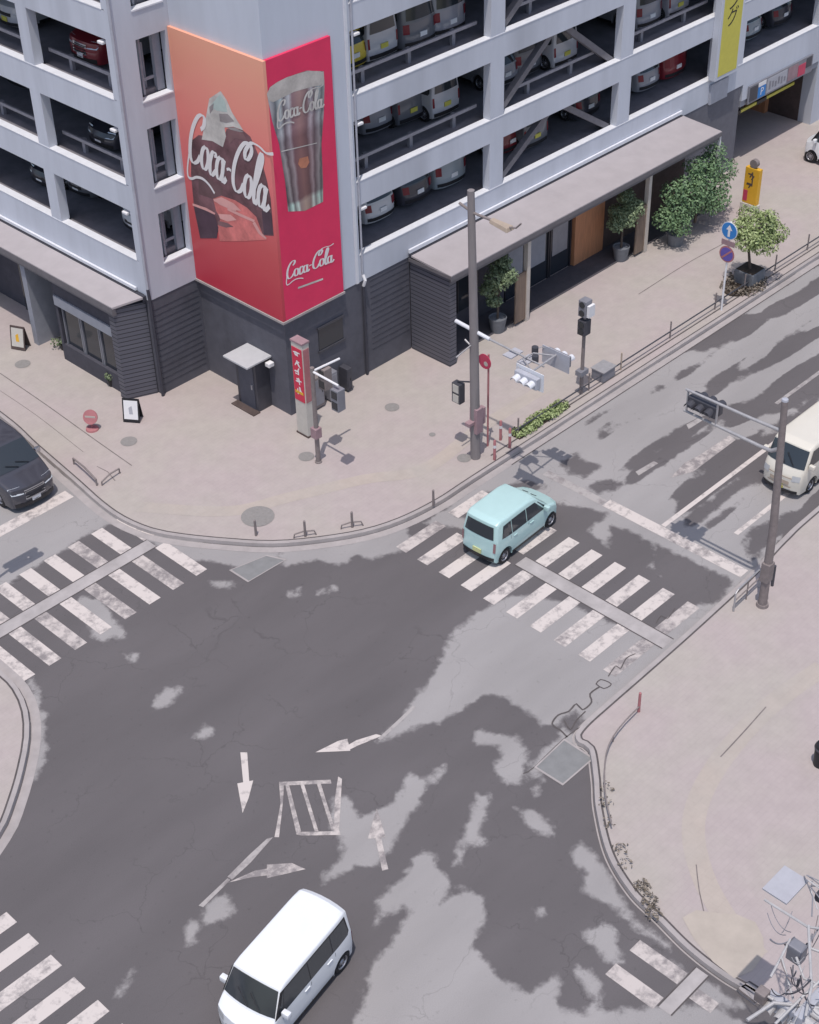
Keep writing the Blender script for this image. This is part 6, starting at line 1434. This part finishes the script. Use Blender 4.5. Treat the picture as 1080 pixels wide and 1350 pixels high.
for k_ in range(5):
    mb = MB(); mb.tube([(c[0]-0.5+0.2*k_, c[1]-0.4, c[2]+0.05*k_), (c[0]-0.2+0.1*k_, c[1]+0.1*k_-0.2, c[2]+0.2), (c[0]+0.3, c[1]+0.3-0.2*k_, c[2])], 0.015); ppart(mb, 'cable', M['palesteel'] if k_ % 2 else M['grey'], ls)
mb = MB(); mb.box(c[0]-0.02, c[0]+0.14, c[1]-0.3, c[1]-0.16, c[2]-0.1, c[2]+0.1); ppart(mb, 'junction_box', M['darkgrey'], ls)
# signal arm at the left edge; it reaches over the left street from its pole
lg = thing('signal_gantry', 'steel signal pole on the left corner with one arm reaching over the left street', 'traffic signal', (-15.6, -1.0, PZ))
mb = MB(); mb.tube([(0, 0, 0), (0, 0, 6.3)], [0.15, 0.11], 12); ppart(mb, 'pole', M['steel'], lg, smooth=True)
mb = MB(); mb.tube([(0, 0, 5.3), (1.5, 0.3, 5.2), (3.0, 0.55, 5.2)], [0.07, 0.06, 0.045]); ppart(mb, 'arm', M['steel'], lg, smooth=True)
signal_head(lg, (3.0, 0.4, 4.95), 'x', 1); signal_head(lg, (3.0, 0.72, 4.95), 'x', -1)
# dark bin at the right picture edge
x, y = GP(1079, 1010)
o = thing('litter_bin', 'black bin on the right pavement at the picture edge', 'bin', (x+0.1, y, PZ))
mb = MB(); mb.lathe([(0.001, 0), (0.20, 0), (0.23, 0.7), (0.20, 0.76), (0.001, 0.78)], n=16); ppart(mb, 'drum', M['black'], o, smooth=True)
mb = MB(); mb.lathe([(0.235, 0.60), (0.245, 0.62), (0.245, 0.66), (0.232, 0.68)], n=16); ppart(mb, 'rim', M['darkgrey'], o)

# ------------------------------------------------------------------ sky, sun, camera
w = bpy.data.worlds.new('World'); S.world = w; w.use_nodes = True; nt = w.node_tree
sky = nt.nodes.new('ShaderNodeTexSky'); sky.sky_type = 'NISHITA'; sky.sun_disc = False
sd_ = Vector((-0.245, -0.17, 1.0)).normalized()
sky.sun_elevation = math.asin(sd_.z); sky.sun_rotation = math.atan2(sd_.x, sd_.y)
sky.air_density = 1.0; sky.dust_density = 2.0; sky.ozone_density = 1.0
bg = nt.nodes['Background']; bg.inputs['Strength'].default_value = 0.14; nt.links.new(sky.outputs['Color'], bg.inputs['Color'])
sun = bpy.data.lights.new('sun', 'SUN'); sun.energy = 2.75; sun.angle = math.radians(0.55); sun.color = (1.0, 0.94, 0.885)
so = bpy.data.objects.new('sun', sun); COL.objects.link(so); so.rotation_euler = (-sd_).to_track_quat('-Z', 'Y').to_euler(); so.location = (0, 0, 60)
cam = bpy.data.cameras.new('camera'); co = bpy.data.objects.new('camera', cam); COL.objects.link(co); S.camera = co
cam.sensor_fit = 'VERTICAL'; cam.sensor_height = 36; cam.lens = 36*CF/1350; cam.clip_end = 2000; cam.clip_start = 0.5
R3 = Matrix(((AR[0], AU[0], -AF[0]), (AR[1], AU[1], -AF[1]), (AR[2], AU[2], -AF[2]))).to_4x4()
co.matrix_world = Matrix.Translation(Vector(CC))@R3
S.view_settings.view_transform = 'Standard'; S.view_settings.look = 'None'; S.view_settings.exposure = 0.0; S.view_settings.gamma = 1.0
S.render.resolution_x = 819; S.render.resolution_y = 1024
